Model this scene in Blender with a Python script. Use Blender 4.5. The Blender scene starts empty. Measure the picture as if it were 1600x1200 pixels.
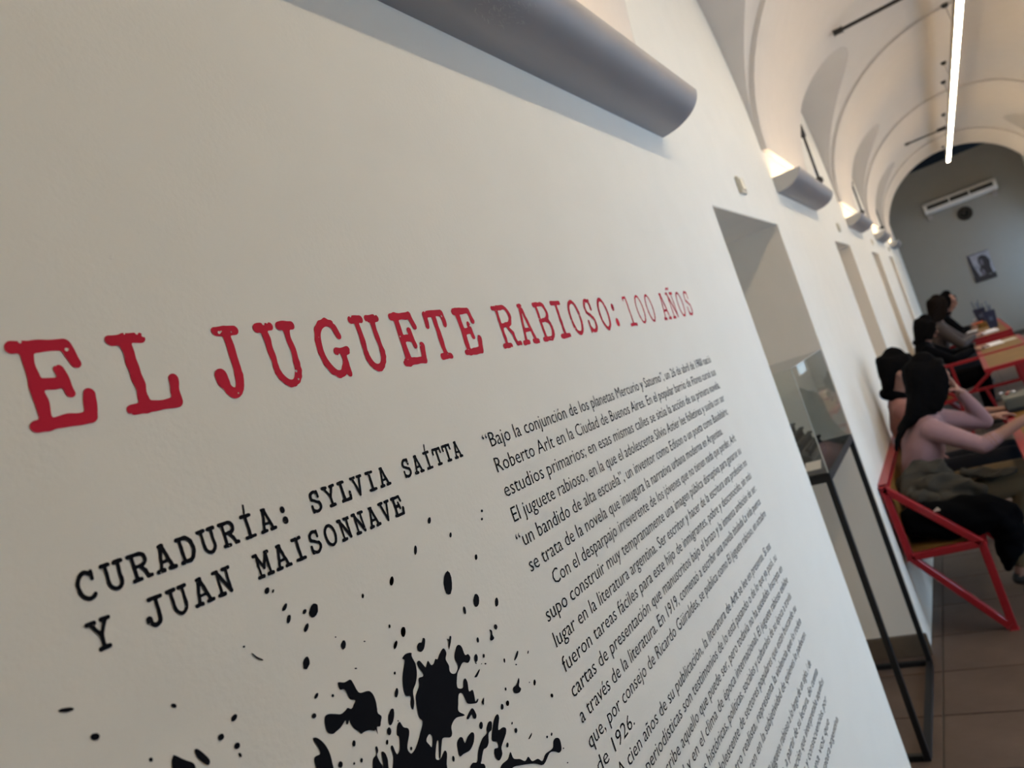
import bpy, bmesh, math, random
import numpy as np
from mathutils import Vector, Matrix, kdtree
random.seed(7)
SC = bpy.context.scene
COL = SC.collection
H = 1.63                      # eye height above the tiles; the camera stands at (0, 0, H)
R_ = math.radians

# ---------------------------------------------------------------- camera
cam = bpy.data.objects.new('camera', bpy.data.cameras.new('camera'))
COL.objects.link(cam)
cr = Vector((0.8095, 0.4918, -0.3207)); cd = Vector((-0.2963, -0.1294, -0.9463)); cf = Vector((-0.5068, 0.8611, 0.041))
cf.normalize(); cr = (cr - cf * cr.dot(cf)).normalized(); up = cr.cross(cf)
cam.matrix_world = Matrix(((cr.x, up.x, -cf.x, 0), (cr.y, up.y, -cf.y, 0), (cr.z, up.z, -cf.z, H), (0, 0, 0, 1)))
cam.data.sensor_width = 36.0
cam.data.lens = 36.0 * 1172.355 / 1600
cam.data.clip_start = 0.02
cam.data.dof.use_dof = True
cam.data.dof.focus_distance = 0.86
cam.data.dof.aperture_fstop = 6.2
SC.camera = cam
# ---------------------------------------------------------------- world, exposure
SC.view_settings.view_transform = 'Standard'
SC.view_settings.look = 'None'
SC.view_settings.gamma = 1.0
SC.view_settings.use_curve_mapping = False
SC.view_settings.exposure = 0.14
world = bpy.data.worlds.new('world'); SC.world = world; world.use_nodes = True
wn = world.node_tree.nodes; wl = world.node_tree.links
wbg = wn['Background']
wtc = wn.new('ShaderNodeTexCoord'); wsep = wn.new('ShaderNodeSeparateXYZ'); wr = wn.new('ShaderNodeValToRGB')
wl.new(wtc.outputs['Generated'], wsep.inputs[0]); wl.new(wsep.outputs['Z'], wr.inputs[0]); wl.new(wr.outputs[0], wbg.inputs['Color'])
wr.color_ramp.elements[0].position = 0.0; wr.color_ramp.elements[0].color = (0.33, 0.50, 0.75, 1)
wr.color_ramp.elements[1].position = 0.25; wr.color_ramp.elements[1].color = (0.48, 0.71, 1.0, 1)
wbg.inputs['Strength'].default_value = 9.0
TUBE_W = 47.0                  # strength of the long hanging luminaire
UP_W = 42.0                   # strength of the wall uplights
def portal(name, loc, sx, sz):
    l = bpy.data.lights.new(name, 'AREA'); l.shape = 'RECTANGLE'; l.size = sx; l.size_y = sz
    o = bpy.data.objects.new(name, l); COL.objects.link(o); o.location = loc
    o.rotation_euler = (0, R_(90), 0)      # area lights shine along local -Z: towards -X
    l.cycles.is_portal = True
    return o
# ---------------------------------------------------------------- materials
def mat(name, color, rough=0.6, metal=0.0, bump=0.0, bscale=60.0, vary=0.0, vscale=8.0, spec=0.5, emit=None, estr=0.0, coat=0.0, objvar=0.0):
    m = bpy.data.materials.new(name); m.use_nodes = True
    nt = m.node_tree; b = nt.nodes['Principled BSDF']
    b.inputs['Base Color'].default_value = (*color, 1); b.inputs['Roughness'].default_value = rough
    b.inputs['Metallic'].default_value = metal; b.inputs['Specular IOR Level'].default_value = spec
    b.inputs['Coat Weight'].default_value = coat
    tc = nt.nodes.new('ShaderNodeTexCoord')
    if vary or objvar:
        n = nt.nodes.new('ShaderNodeTexNoise'); n.inputs['Scale'].default_value = vscale; n.inputs['Detail'].default_value = 4
        nt.links.new(tc.outputs['Object'], n.inputs['Vector'])
        hs = nt.nodes.new('ShaderNodeHueSaturation'); hs.inputs['Color'].default_value = (*color, 1)
        mr = nt.nodes.new('ShaderNodeMapRange'); mr.inputs['From Min'].default_value = 0.3; mr.inputs['From Max'].default_value = 0.7
        mr.inputs['To Min'].default_value = 1 - vary; mr.inputs['To Max'].default_value = 1 + vary
        nt.links.new(n.outputs['Fac'], mr.inputs['Value'])
        last = mr.outputs[0]
        if objvar:
            oi = nt.nodes.new('ShaderNodeObjectInfo'); m2 = nt.nodes.new('ShaderNodeMapRange')
            m2.inputs['To Min'].default_value = 1 - objvar; m2.inputs['To Max'].default_value = 1 + objvar
            nt.links.new(oi.outputs['Random'], m2.inputs['Value'])
            mu = nt.nodes.new('ShaderNodeMath'); mu.operation = 'MULTIPLY'
            nt.links.new(last, mu.inputs[0]); nt.links.new(m2.outputs[0], mu.inputs[1]); last = mu.outputs[0]
        nt.links.new(last, hs.inputs['Value']); nt.links.new(hs.outputs[0], b.inputs['Base Color'])
    if bump:
        n = nt.nodes.new('ShaderNodeTexNoise'); n.inputs['Scale'].default_value = bscale; n.inputs['Detail'].default_value = 5
        nt.links.new(tc.outputs['Object'], n.inputs['Vector'])
        bp = nt.nodes.new('ShaderNodeBump'); bp.inputs['Strength'].default_value = bump; bp.inputs['Distance'].default_value = 0.01
        nt.links.new(n.outputs['Fac'], bp.inputs['Height']); nt.links.new(bp.outputs[0], b.inputs['Normal'])
    if emit:
        b.inputs['Emission Color'].default_value = (*emit, 1); b.inputs['Emission Strength'].default_value = estr
    return m

def plaster(name, color, rough=0.75):
    # painted plaster: large soft undulation, fine roller stipple, a few small nicks
    m = mat(name, color, rough=rough, spec=0.2); nt = m.node_tree; b = nt.nodes['Principled BSDF']
    tc = nt.nodes.new('ShaderNodeTexCoord')
    n1 = nt.nodes.new('ShaderNodeTexNoise'); n1.inputs['Scale'].default_value = 7; n1.inputs['Detail'].default_value = 2
    n2 = nt.nodes.new('ShaderNodeTexNoise'); n2.inputs['Scale'].default_value = 160; n2.inputs['Detail'].default_value = 3
    n3 = nt.nodes.new('ShaderNodeTexNoise'); n3.inputs['Scale'].default_value = 38; n3.inputs['Detail'].default_value = 6; n3.inputs['Roughness'].default_value = 0.65
    for n in (n1, n2, n3): nt.links.new(tc.outputs['Object'], n.inputs['Vector'])
    r3 = nt.nodes.new('ShaderNodeMapRange'); r3.inputs['From Min'].default_value = 0.70; r3.inputs['From Max'].default_value = 0.76
    nt.links.new(n3.outputs['Fac'], r3.inputs['Value'])
    a = nt.nodes.new('ShaderNodeMath'); a.operation = 'MULTIPLY_ADD'; a.inputs[1].default_value = 2.6
    c = nt.nodes.new('ShaderNodeMath'); c.operation = 'MULTIPLY_ADD'; c.inputs[1].default_value = 0.30
    nt.links.new(n1.outputs['Fac'], a.inputs[0]); nt.links.new(n2.outputs['Fac'], c.inputs[0])
    nt.links.new(c.outputs[0], a.inputs[2]); nt.links.new(r3.outputs[0], c.inputs[2])
    bp = nt.nodes.new('ShaderNodeBump'); bp.inputs['Strength'].default_value = 0.28; bp.inputs['Distance'].default_value = 0.004
    nt.links.new(a.outputs[0], bp.inputs['Height']); nt.links.new(bp.outputs[0], b.inputs['Normal'])
    hs = nt.nodes.new('ShaderNodeHueSaturation'); hs.inputs['Color'].default_value = (*color, 1)
    mr = nt.nodes.new('ShaderNodeMapRange'); mr.inputs['To Min'].default_value = 0.97; mr.inputs['To Max'].default_value = 1.03
    nt.links.new(n1.outputs['Fac'], mr.inputs['Value']); nt.links.new(mr.outputs[0], hs.inputs['Value']); nt.links.new(hs.outputs[0], b.inputs['Base Color'])
    return m

M = {}
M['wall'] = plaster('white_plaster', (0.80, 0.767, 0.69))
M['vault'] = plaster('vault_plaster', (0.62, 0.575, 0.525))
M['reveal'] = plaster('reveal_plaster', (0.84, 0.75, 0.63))
M['endwall'] = plaster('grey_plaster', (0.265, 0.255, 0.235))
M['dark'] = mat('dark_void', (0.012, 0.012, 0.012), 0.9)
M['tile'] = mat('brown_tile', (0.095, 0.062, 0.045), 0.5, spec=.25, bump=0.08, bscale=25, vary=0.16, vscale=5, objvar=0.10)
M['grout'] = mat('grout', (0.055, 0.045, 0.038), 0.8)
M['skirt'] = mat('stone_skirting', (0.12, 0.085, 0.055), 0.5, bump=0.1, vary=0.2)
M['lampbody'] = mat('grey_painted_metal', (0.30, 0.285, 0.29), 0.45, metal=0.35, bump=0.015, bscale=400, vary=0.04, vscale=3)
M['lampend'] = mat('grey_end_plate', (0.42, 0.40, 0.37), 0.7, metal=0.0)
M['scuff'] = mat('scuffed_paint', (0.5, 0.47, 0.44), 0.8)
M['uplight'] = mat('uplight_tube', (1, .9, .75), 0.5, emit=(1.0, 0.74, 0.46), estr=UP_W)
M['tube'] = mat('luminaire_diffuser', (1, .97, .9), 0.5, emit=(1.0, 0.82, 0.58), estr=TUBE_W)
M['housing'] = mat('luminaire_housing', (0.30, 0.24, 0.17), 0.4, metal=0.4)
M['darkmetal'] = mat('dark_fixing', (0.035, 0.032, 0.03), 0.45, metal=0.4)
M['steel'] = mat('steel_cable', (0.25, 0.24, 0.23), 0.35, metal=0.8)
M['plate'] = mat('ivory_plate', (0.62, 0.57, 0.45), 0.4)
M['red_vinyl'] = mat('red_vinyl', (0.50, 0.016, 0.040), 0.7, spec=0.12, vary=0.05, vscale=12)
M['black_vinyl'] = mat('black_vinyl', (0.005, 0.005, 0.007), 0.75, spec=0.08)
M['text_vinyl'] = mat('charcoal_vinyl', (0.006, 0.006, 0.008), 0.75, spec=0.08)
M['blackmetal'] = mat('black_powder_coat', (0.008, 0.008, 0.009), 0.45, metal=0.2, bump=0.02, bscale=300)
M['redmetal'] = mat('red_powder_coat', (0.25, 0.009, 0.013), 0.5, spec=.2, metal=0.0, bump=0.02, bscale=200, coat=0.3)
M['ply'] = mat('birch_ply', (0.16, 0.078, 0.015), 0.7, spec=.2, bump=0.03, bscale=80, vary=0.12, vscale=14)
M['plytop'] = mat('pale_ply_top', (0.17, 0.092, 0.026), 0.7, spec=.2, bump=0.02, bscale=80, vary=0.12, vscale=10)
def glass_mat(name):
    # thin clear pane: Fresnel reflection over see-through glass
    m = bpy.data.materials.new(name); m.use_nodes = True; nt = m.node_tree; nt.nodes.clear()
    o = nt.nodes.new('ShaderNodeOutputMaterial'); mx = nt.nodes.new('ShaderNodeMixShader'); t = nt.nodes.new('ShaderNodeBsdfTransparent'); g = nt.nodes.new('ShaderNodeBsdfGlossy'); f = nt.nodes.new('ShaderNodeFresnel')
    t.inputs['Color'].default_value = (.95, .965, .96, 1); g.inputs['Roughness'].default_value = 0.01; f.inputs['IOR'].default_value = 2.1
    ge = nt.nodes.new('ShaderNodeNewGeometry'); iv = nt.nodes.new('ShaderNodeMath'); iv.operation = 'SUBTRACT'; iv.inputs[0].default_value = 1.0; nt.links.new(ge.outputs['Backfacing'], iv.inputs[1]); mu = nt.nodes.new('ShaderNodeMath'); mu.operation = 'MULTIPLY'; nt.links.new(iv.outputs[0], mu.inputs[0]); nt.links.new(f.outputs[0], mu.inputs[1]); nt.links.new(mu.outputs[0], mx.inputs[0]); nt.links.new(t.outputs[0], mx.inputs[1]); nt.links.new(g.outputs[0], mx.inputs[2]); nt.links.new(mx.outputs[0], o.inputs[0])
    return m
M['glass'] = glass_mat('clear_glass')
# ---------------------------------------------------------------- mesh helpers
def finish(name, me, m, parent=None, smooth=False):
    o = bpy.data.objects.new(name, me); COL.objects.link(o)
    if m is not None:
        for k in (m if isinstance(m, (list, tuple)) else [m]): me.materials.append(k)
    if parent is not None: o.parent = parent
    if smooth:
        for p in me.polygons: p.use_smooth = True
    return o
def pydata(name, v, f, m, parent=None, smooth=False):
    me = bpy.data.meshes.new(name); me.from_pydata([tuple(p) for p in v], [], f); me.update()
    return finish(name, me, m, parent, smooth)
def bmobj(name, bm, m, parent=None, smooth=False, recalc=True):
    if recalc: bmesh.ops.recalc_face_normals(bm, faces=bm.faces)
    me = bpy.data.meshes.new(name); bm.to_mesh(me); bm.free()
    return finish(name, me, m, parent, smooth)
def addbox(bm, a, b, bev=0.0):
    r = bmesh.ops.create_cube(bm, size=1.0)
    c = [(a[i] + b[i]) / 2 for i in range(3)]; s = [abs(b[i] - a[i]) for i in range(3)]
    for v in r['verts']: v.co = Vector((c[0] + v.co.x * s[0], c[1] + v.co.y * s[1], c[2] + v.co.z * s[2]))
    if bev:
        es = set(e for v in r['verts'] for e in v.link_edges)
        bmesh.ops.bevel(bm, geom=list(es), offset=bev, segments=2, affect='EDGES', clamp_overlap=True)
def box(name, a, b, m, parent=None, bev=0.0):
    bm = bmesh.new(); addbox(bm, a, b, bev); return bmobj(name, bm, m, parent)
def addbar(bm, p, q, w, h=None, bev=0.003, ref=None):
    p, q = Vector(p), Vector(q); d = (q - p); L = d.length; d.normalize()
    ref = Vector(ref) if ref else (Vector((0, 1, 0)) if abs(d.y) < 0.9 else Vector((0, 0, 1)))
    s = d.cross(ref).normalized(); t = s.cross(d)
    h = h or w
    r = bmesh.ops.create_cube(bm, size=1.0)
    for v in r['verts']: v.co = (p + q) / 2 + d * v.co.x * L + s * v.co.y * w + t * v.co.z * h
    if bev:
        es = set(e for v in r['verts'] for e in v.link_edges)
        bmesh.ops.bevel(bm, geom=list(es), offset=bev, segments=1, affect='EDGES', clamp_overlap=True)
def bar(name, p, q, w, m, parent=None, h=None, bev=0.003, ref=None):
    bm = bmesh.new(); addbar(bm, p, q, w, h, bev, ref); return bmobj(name, bm, m, parent)
def addtube(bm, pts, r, n=10, cap=True):
    pts = [Vector(p) for p in pts]; rs = r if isinstance(r, (list, tuple)) else [r] * len(pts)
    rings = []
    for i, p in enumerate(pts):
        d = (pts[min(i + 1, len(pts) - 1)] - pts[max(i - 1, 0)]).normalized()
        u = d.orthogonal().normalized() if i == 0 else (u - d * u.dot(d)).normalized()
        w = d.cross(u)
        rings.append([bm.verts.new(p + (u * math.cos(2 * math.pi * k / n) + w * math.sin(2 * math.pi * k / n)) * rs[i]) for k in range(n)])
    for a, b in zip(rings, rings[1:]):
        for k in range(n): bm.faces.new((a[k], a[(k + 1) % n], b[(k + 1) % n], b[k]))
    if cap: bm.faces.new(rings[0][::-1]); bm.faces.new(rings[-1])
def tube(name, pts, r, m, parent=None, n=10):
    bm = bmesh.new(); addtube(bm, pts, r, n); return bmobj(name, bm, m, parent, smooth=True)
def empty(name, loc, label=None, cat=None, group=None):
    o = bpy.data.objects.new(name, None); COL.objects.link(o); o.location = loc; o.empty_display_size = 0.1
    if label: tag(o, label, cat, group)
    bpy.context.view_layer.update()
    return o
def tag(o, label, cat, group=None, kind=None):
    o['label'] = label; o['category'] = cat
    if group: o['group'] = group
    if kind: o['kind'] = kind
    return o
def structure(o): o['kind'] = 'structure'; return o
def adopt(root, parts):      # parts built in world space become children of an Empty that stands elsewhere
    inv = Matrix.Translation(-root.location)
    for p in parts: p.parent = root; p.matrix_parent_inverse = inv
    return root
def copy_tree(o, parent=None, data=True):
    c = o.copy(); COL.objects.link(c); c.parent = parent
    if parent is not None: c.matrix_parent_inverse = o.matrix_parent_inverse.copy()
    for ch in list(o.children): copy_tree(ch, c)
    return c

# ================================================================ ROOM
XL, XR = -0.55, 1.85          # corridor between the two walls
YB, YE = -1.9, 17.2
SPR = 0.87 + H                # springing of the vault
CX, VA, VB = 0.65, 1.172, 1.130 # barrel: centre, half width, rise
LR = 0.92                     # radius of the wall arches
BAYS = [-0.25, 3.10, 6.38, 9.75, 13.10]
NICHE = [(2.553, 3.714), (5.904, 6.96), (9.27, 10.32), (12.50, 13.55)]
NTOP = 0.452 + H
XN = -1.42                    # back of the doorways
YVE = 15.52                   # the ribbed vault ends here

def wall_side(name, x0, x1, openings, sill):
    bm = bmesh.new()
    ys = [YB] + [v for ab in openings for v in ab] + [YE]
    for i in range(0, len(ys), 2): addbox(bm, (x0, ys[i], 0), (x1, ys[i + 1], NTOP))
    addbox(bm, (x0, YB, NTOP), (x1, YE, 4.05))
    for a, b in openings:
        if sill: addbox(bm, (x0, a, 0), (x1, b, sill))
    return structure(bmobj(name, bm, M['wall']))
# doorways on the left: one wall mesh with its openings, and the darker reveals behind the front edge as thin linings
wl_ = wall_side('wall_left', XN, XL, NICHE, 0)
RW = [(2.05, 3.60), (5.904, 6.96), (9.27, 10.32), (12.50, 13.55), (16.0, 16.9)]
wr_ = wall_side('wall_right', XR, XR + 0.45, RW, 0.55)
structure(box('wall_back', (XN, YB - 0.2, 0), (XR + 0.45, YB, 4.05), M['wall']))
bm = bmesh.new(); addbox(bm, (XN, YE, 0), (XR + 0.45, YE + 0.12, 2.03 + H)); structure(bmobj('wall_end', bm, M['endwall']))
structure(box('wall_beyond', (XN, YE + 0.6, 0), (XR + 0.45, YE + 0.7, 4.4), M['dark']))
structure(box('trim_1', (XL, YE - 0.015, 0), (XR, YE, 0.09), M['grout']))
# doorway back panels, so each recess is closed by a plain beige wall
for i, (a, b) in enumerate(NICHE):
    structure(box('wall_recess_%d' % (i + 1), (XN - 0.08, a - 0.02, 0), (XN, b + 0.02, NTOP + 0.05), M['reveal']))
    bm = bmesh.new()
    addbox(bm, (XN, a, 0), (XL - 0.002, a + 0.003, NTOP)); addbox(bm, (XN, b - 0.003, 0), (XL - 0.002, b, NTOP)); addbox(bm, (XN, a, NTOP - 0.003), (XL - 0.002, b, NTOP))
    structure(bmobj('trim_%d' % (i + 10), bm, M['reveal']))
    for j, (u, s) in enumerate(((a, 1), (b, -1))):
        bm = bmesh.new(); addbox(bm, (XN, u, 0), (XL + 0.012, u + s * 0.022, 0.10), 0.004)
        o = structure(bmobj('baseboard_left', bm, M['skirt']))
# windows of the right wall: frame, mullion and glass, open daylight behind
for i, (a, b) in enumerate(RW):
    x = XR + 0.30
    w = structure(bmobj('window_%d' % (i + 1), (lambda bm: (addbox(bm, (x, a, 0.55), (x + 0.05, a + 0.05, NTOP)), addbox(bm, (x, b - 0.05, 0.55), (x + 0.05, b, NTOP)), addbox(bm, (x, a + 0.05, 0.55), (x + 0.05, b - 0.05, 0.60)), addbox(bm, (x, a + 0.05, NTOP - 0.05), (x + 0.05, b - 0.05, NTOP)), bm)[-1])(bmesh.new()), M['wall']))
    box('mullion', (x, (a + b) / 2 - 0.02, 0.60), (x + 0.05, (a + b) / 2 + 0.02, NTOP - 0.05), M['wall'], w)
    portal('daylight_portal', (XR + 0.44, (a + b) / 2, (0.55 + NTOP) / 2), NTOP - 0.55, b - a)

# ---- floor: slab of grout with every near tile on it
fl = structure(box('floor', (XN - .1, YB - .2, -0.10), (XR + 0.45, YE + 0.6, -0.004), M['grout']))
TP = 0.37; TG = 0.006
bm = bmesh.new(); addbox(bm, (TG / 2, TG / 2, -0.004), (TP - TG / 2, TP - TG / 2, 0.0), 0.0015)
tile_me = bpy.data.meshes.new('tile'); bm.to_mesh(tile_me); bm.free(); tile_me.materials.append(M['tile'])
X0, Y0 = -0.50 - 3 * TP, 3.154 - 14 * TP
rest = bmesh.new(); nt_ = 0
for j in range(0, 60):
    for i in range(0, 10):
        x, y = X0 + i * TP, Y0 + j * TP
        if y > YE or x > XR: continue
        if 2.0 < y < 11.6 and x < 1.9:
            o = bpy.data.objects.new('tile', tile_me); COL.objects.link(o); o.parent = fl; o.location = (x, y, 0); nt_ += 1
        else: addbox(rest, (x + TG / 2, y + TG / 2, -0.004), (x + TP - TG / 2, y + TP - TG / 2, 0.0))
o = bmobj('far_tiles', rest, M['tile'], fl); o['kind'] = 'stuff'
# ---- vault
VAB, VBB = 1.20, 1.152          # the bays between the ribs are a little higher than the ribs
def barrel_x(z, side):       # x of the bay barrel at height z (side -1 left, +1 right)
    k = max(0.0, 1 - ((z - SPR) / VBB) ** 2)
    return CX + side * VAB * math.sqrt(k)
NT = 40
v = []; f = []
def strip(ys, a_, b_, lun):
    base = len(v)
    for y in ys:
        g = math.sqrt(max(0, LR * LR - (y - lun) ** 2)) if lun is not None else 0.0
        t0 = math.asin(min(.999, g / b_))
        for k in range(NT + 1):
            t = t0 + (math.pi - 2 * t0) * k / NT; v.append((CX - a_ * math.cos(t), y, SPR + b_ * math.sin(t)))
    for i in range(len(ys) - 1):
        for k in range(NT):
            a = base + i * (NT + 1) + k; f.append((a, a + NT + 1, a + NT + 2, a + 1))
edges = [YB] + [q for c in BAYS for q in (c - LR, c + LR)] + [YVE]
for i in range(0, len(edges), 2):          # ribs
    strip([edges[i], edges[i + 1]], VA, VB, None)
    for y in (edges[i], edges[i + 1]):     # their side faces up to the bay surface
        b0 = len(v)
        for k in range(NT + 1):
            t = math.pi * k / NT; v.append((CX - VA * math.cos(t), y, SPR + VB * math.sin(t))); v.append((CX - VAB * math.cos(t), y, SPR + VBB * math.sin(t)))
        for k in range(NT): f.append((b0 + 2 * k, b0 + 2 * k + 2, b0 + 2 * k + 3, b0 + 2 * k + 1))
for c in BAYS: strip([c - LR * math.cos(math.pi * q / 60) for q in range(61)], VAB, VBB, c)
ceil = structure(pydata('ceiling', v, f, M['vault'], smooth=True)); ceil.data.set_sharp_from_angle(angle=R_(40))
# lunettes: short cross vaults between the barrel and each wall arch
v = []; f = []
for c in BAYS:
    for side, xw in ((-1, XL), (1, XR)):
        n = 36; b0 = len(v)
        for k in range(n + 1):
            t = math.pi * k / n; y = c - LR * math.cos(t); z = SPR + LR * math.sin(t); xb = barrel_x(z, side)
            for q in range(5): v.append((xw + (xb - xw) * q / 4, y, z))
        for k in range(n):
            for q in range(4):
                a = b0 + k * 5 + q; f.append((a, a + 1, a + 6, a + 5))
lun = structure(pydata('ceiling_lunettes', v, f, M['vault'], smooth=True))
# small ledges where the ribs start on the piers, closing the step between wall and barrel
piers = []
e = [YB] + [q for c in BAYS for q in (c - LR, c + LR)] + [YVE]
for i in range(0, len(e), 2): piers.append((e[i], e[i + 1]))
bm = bmesh.new()
for a, b in piers:
    if b > a:
        addbox(bm, (XL - 0.001, a, SPR - 0.006), (CX - VA + 0.001, b, SPR + 0.001)); addbox(bm, (CX + VA - 0.001, a, SPR - 0.006), (XR + 0.001, b, SPR + 0.001))
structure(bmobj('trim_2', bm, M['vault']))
# end face of the last rib and the dark void over the end chamber
v = []; f = []
for k in range(NT + 1):
    t = math.pi * k / NT; v.append((CX - VA * math.cos(t), YVE, SPR + VB * math.sin(t))); v.append((CX - VA * 1.35 * math.cos(t), YVE, SPR + VB * 1.4 * math.sin(t)))
for k in range(NT): f.append((2 * k, 2 * k + 2, 2 * k + 3, 2 * k + 1))
structure(pydata('trim_3', v, f, M['vault']))
structure(box('ceiling_end', (XN, YVE + 0.01, 4.05), (XR + 0.45, YE + 0.7, 4.15), M['dark']))
structure(box('roof', (XN, YB - .2, 4.16), (XR + 0.45, YE + 0.7, 4.25), M['dark']))

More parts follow.
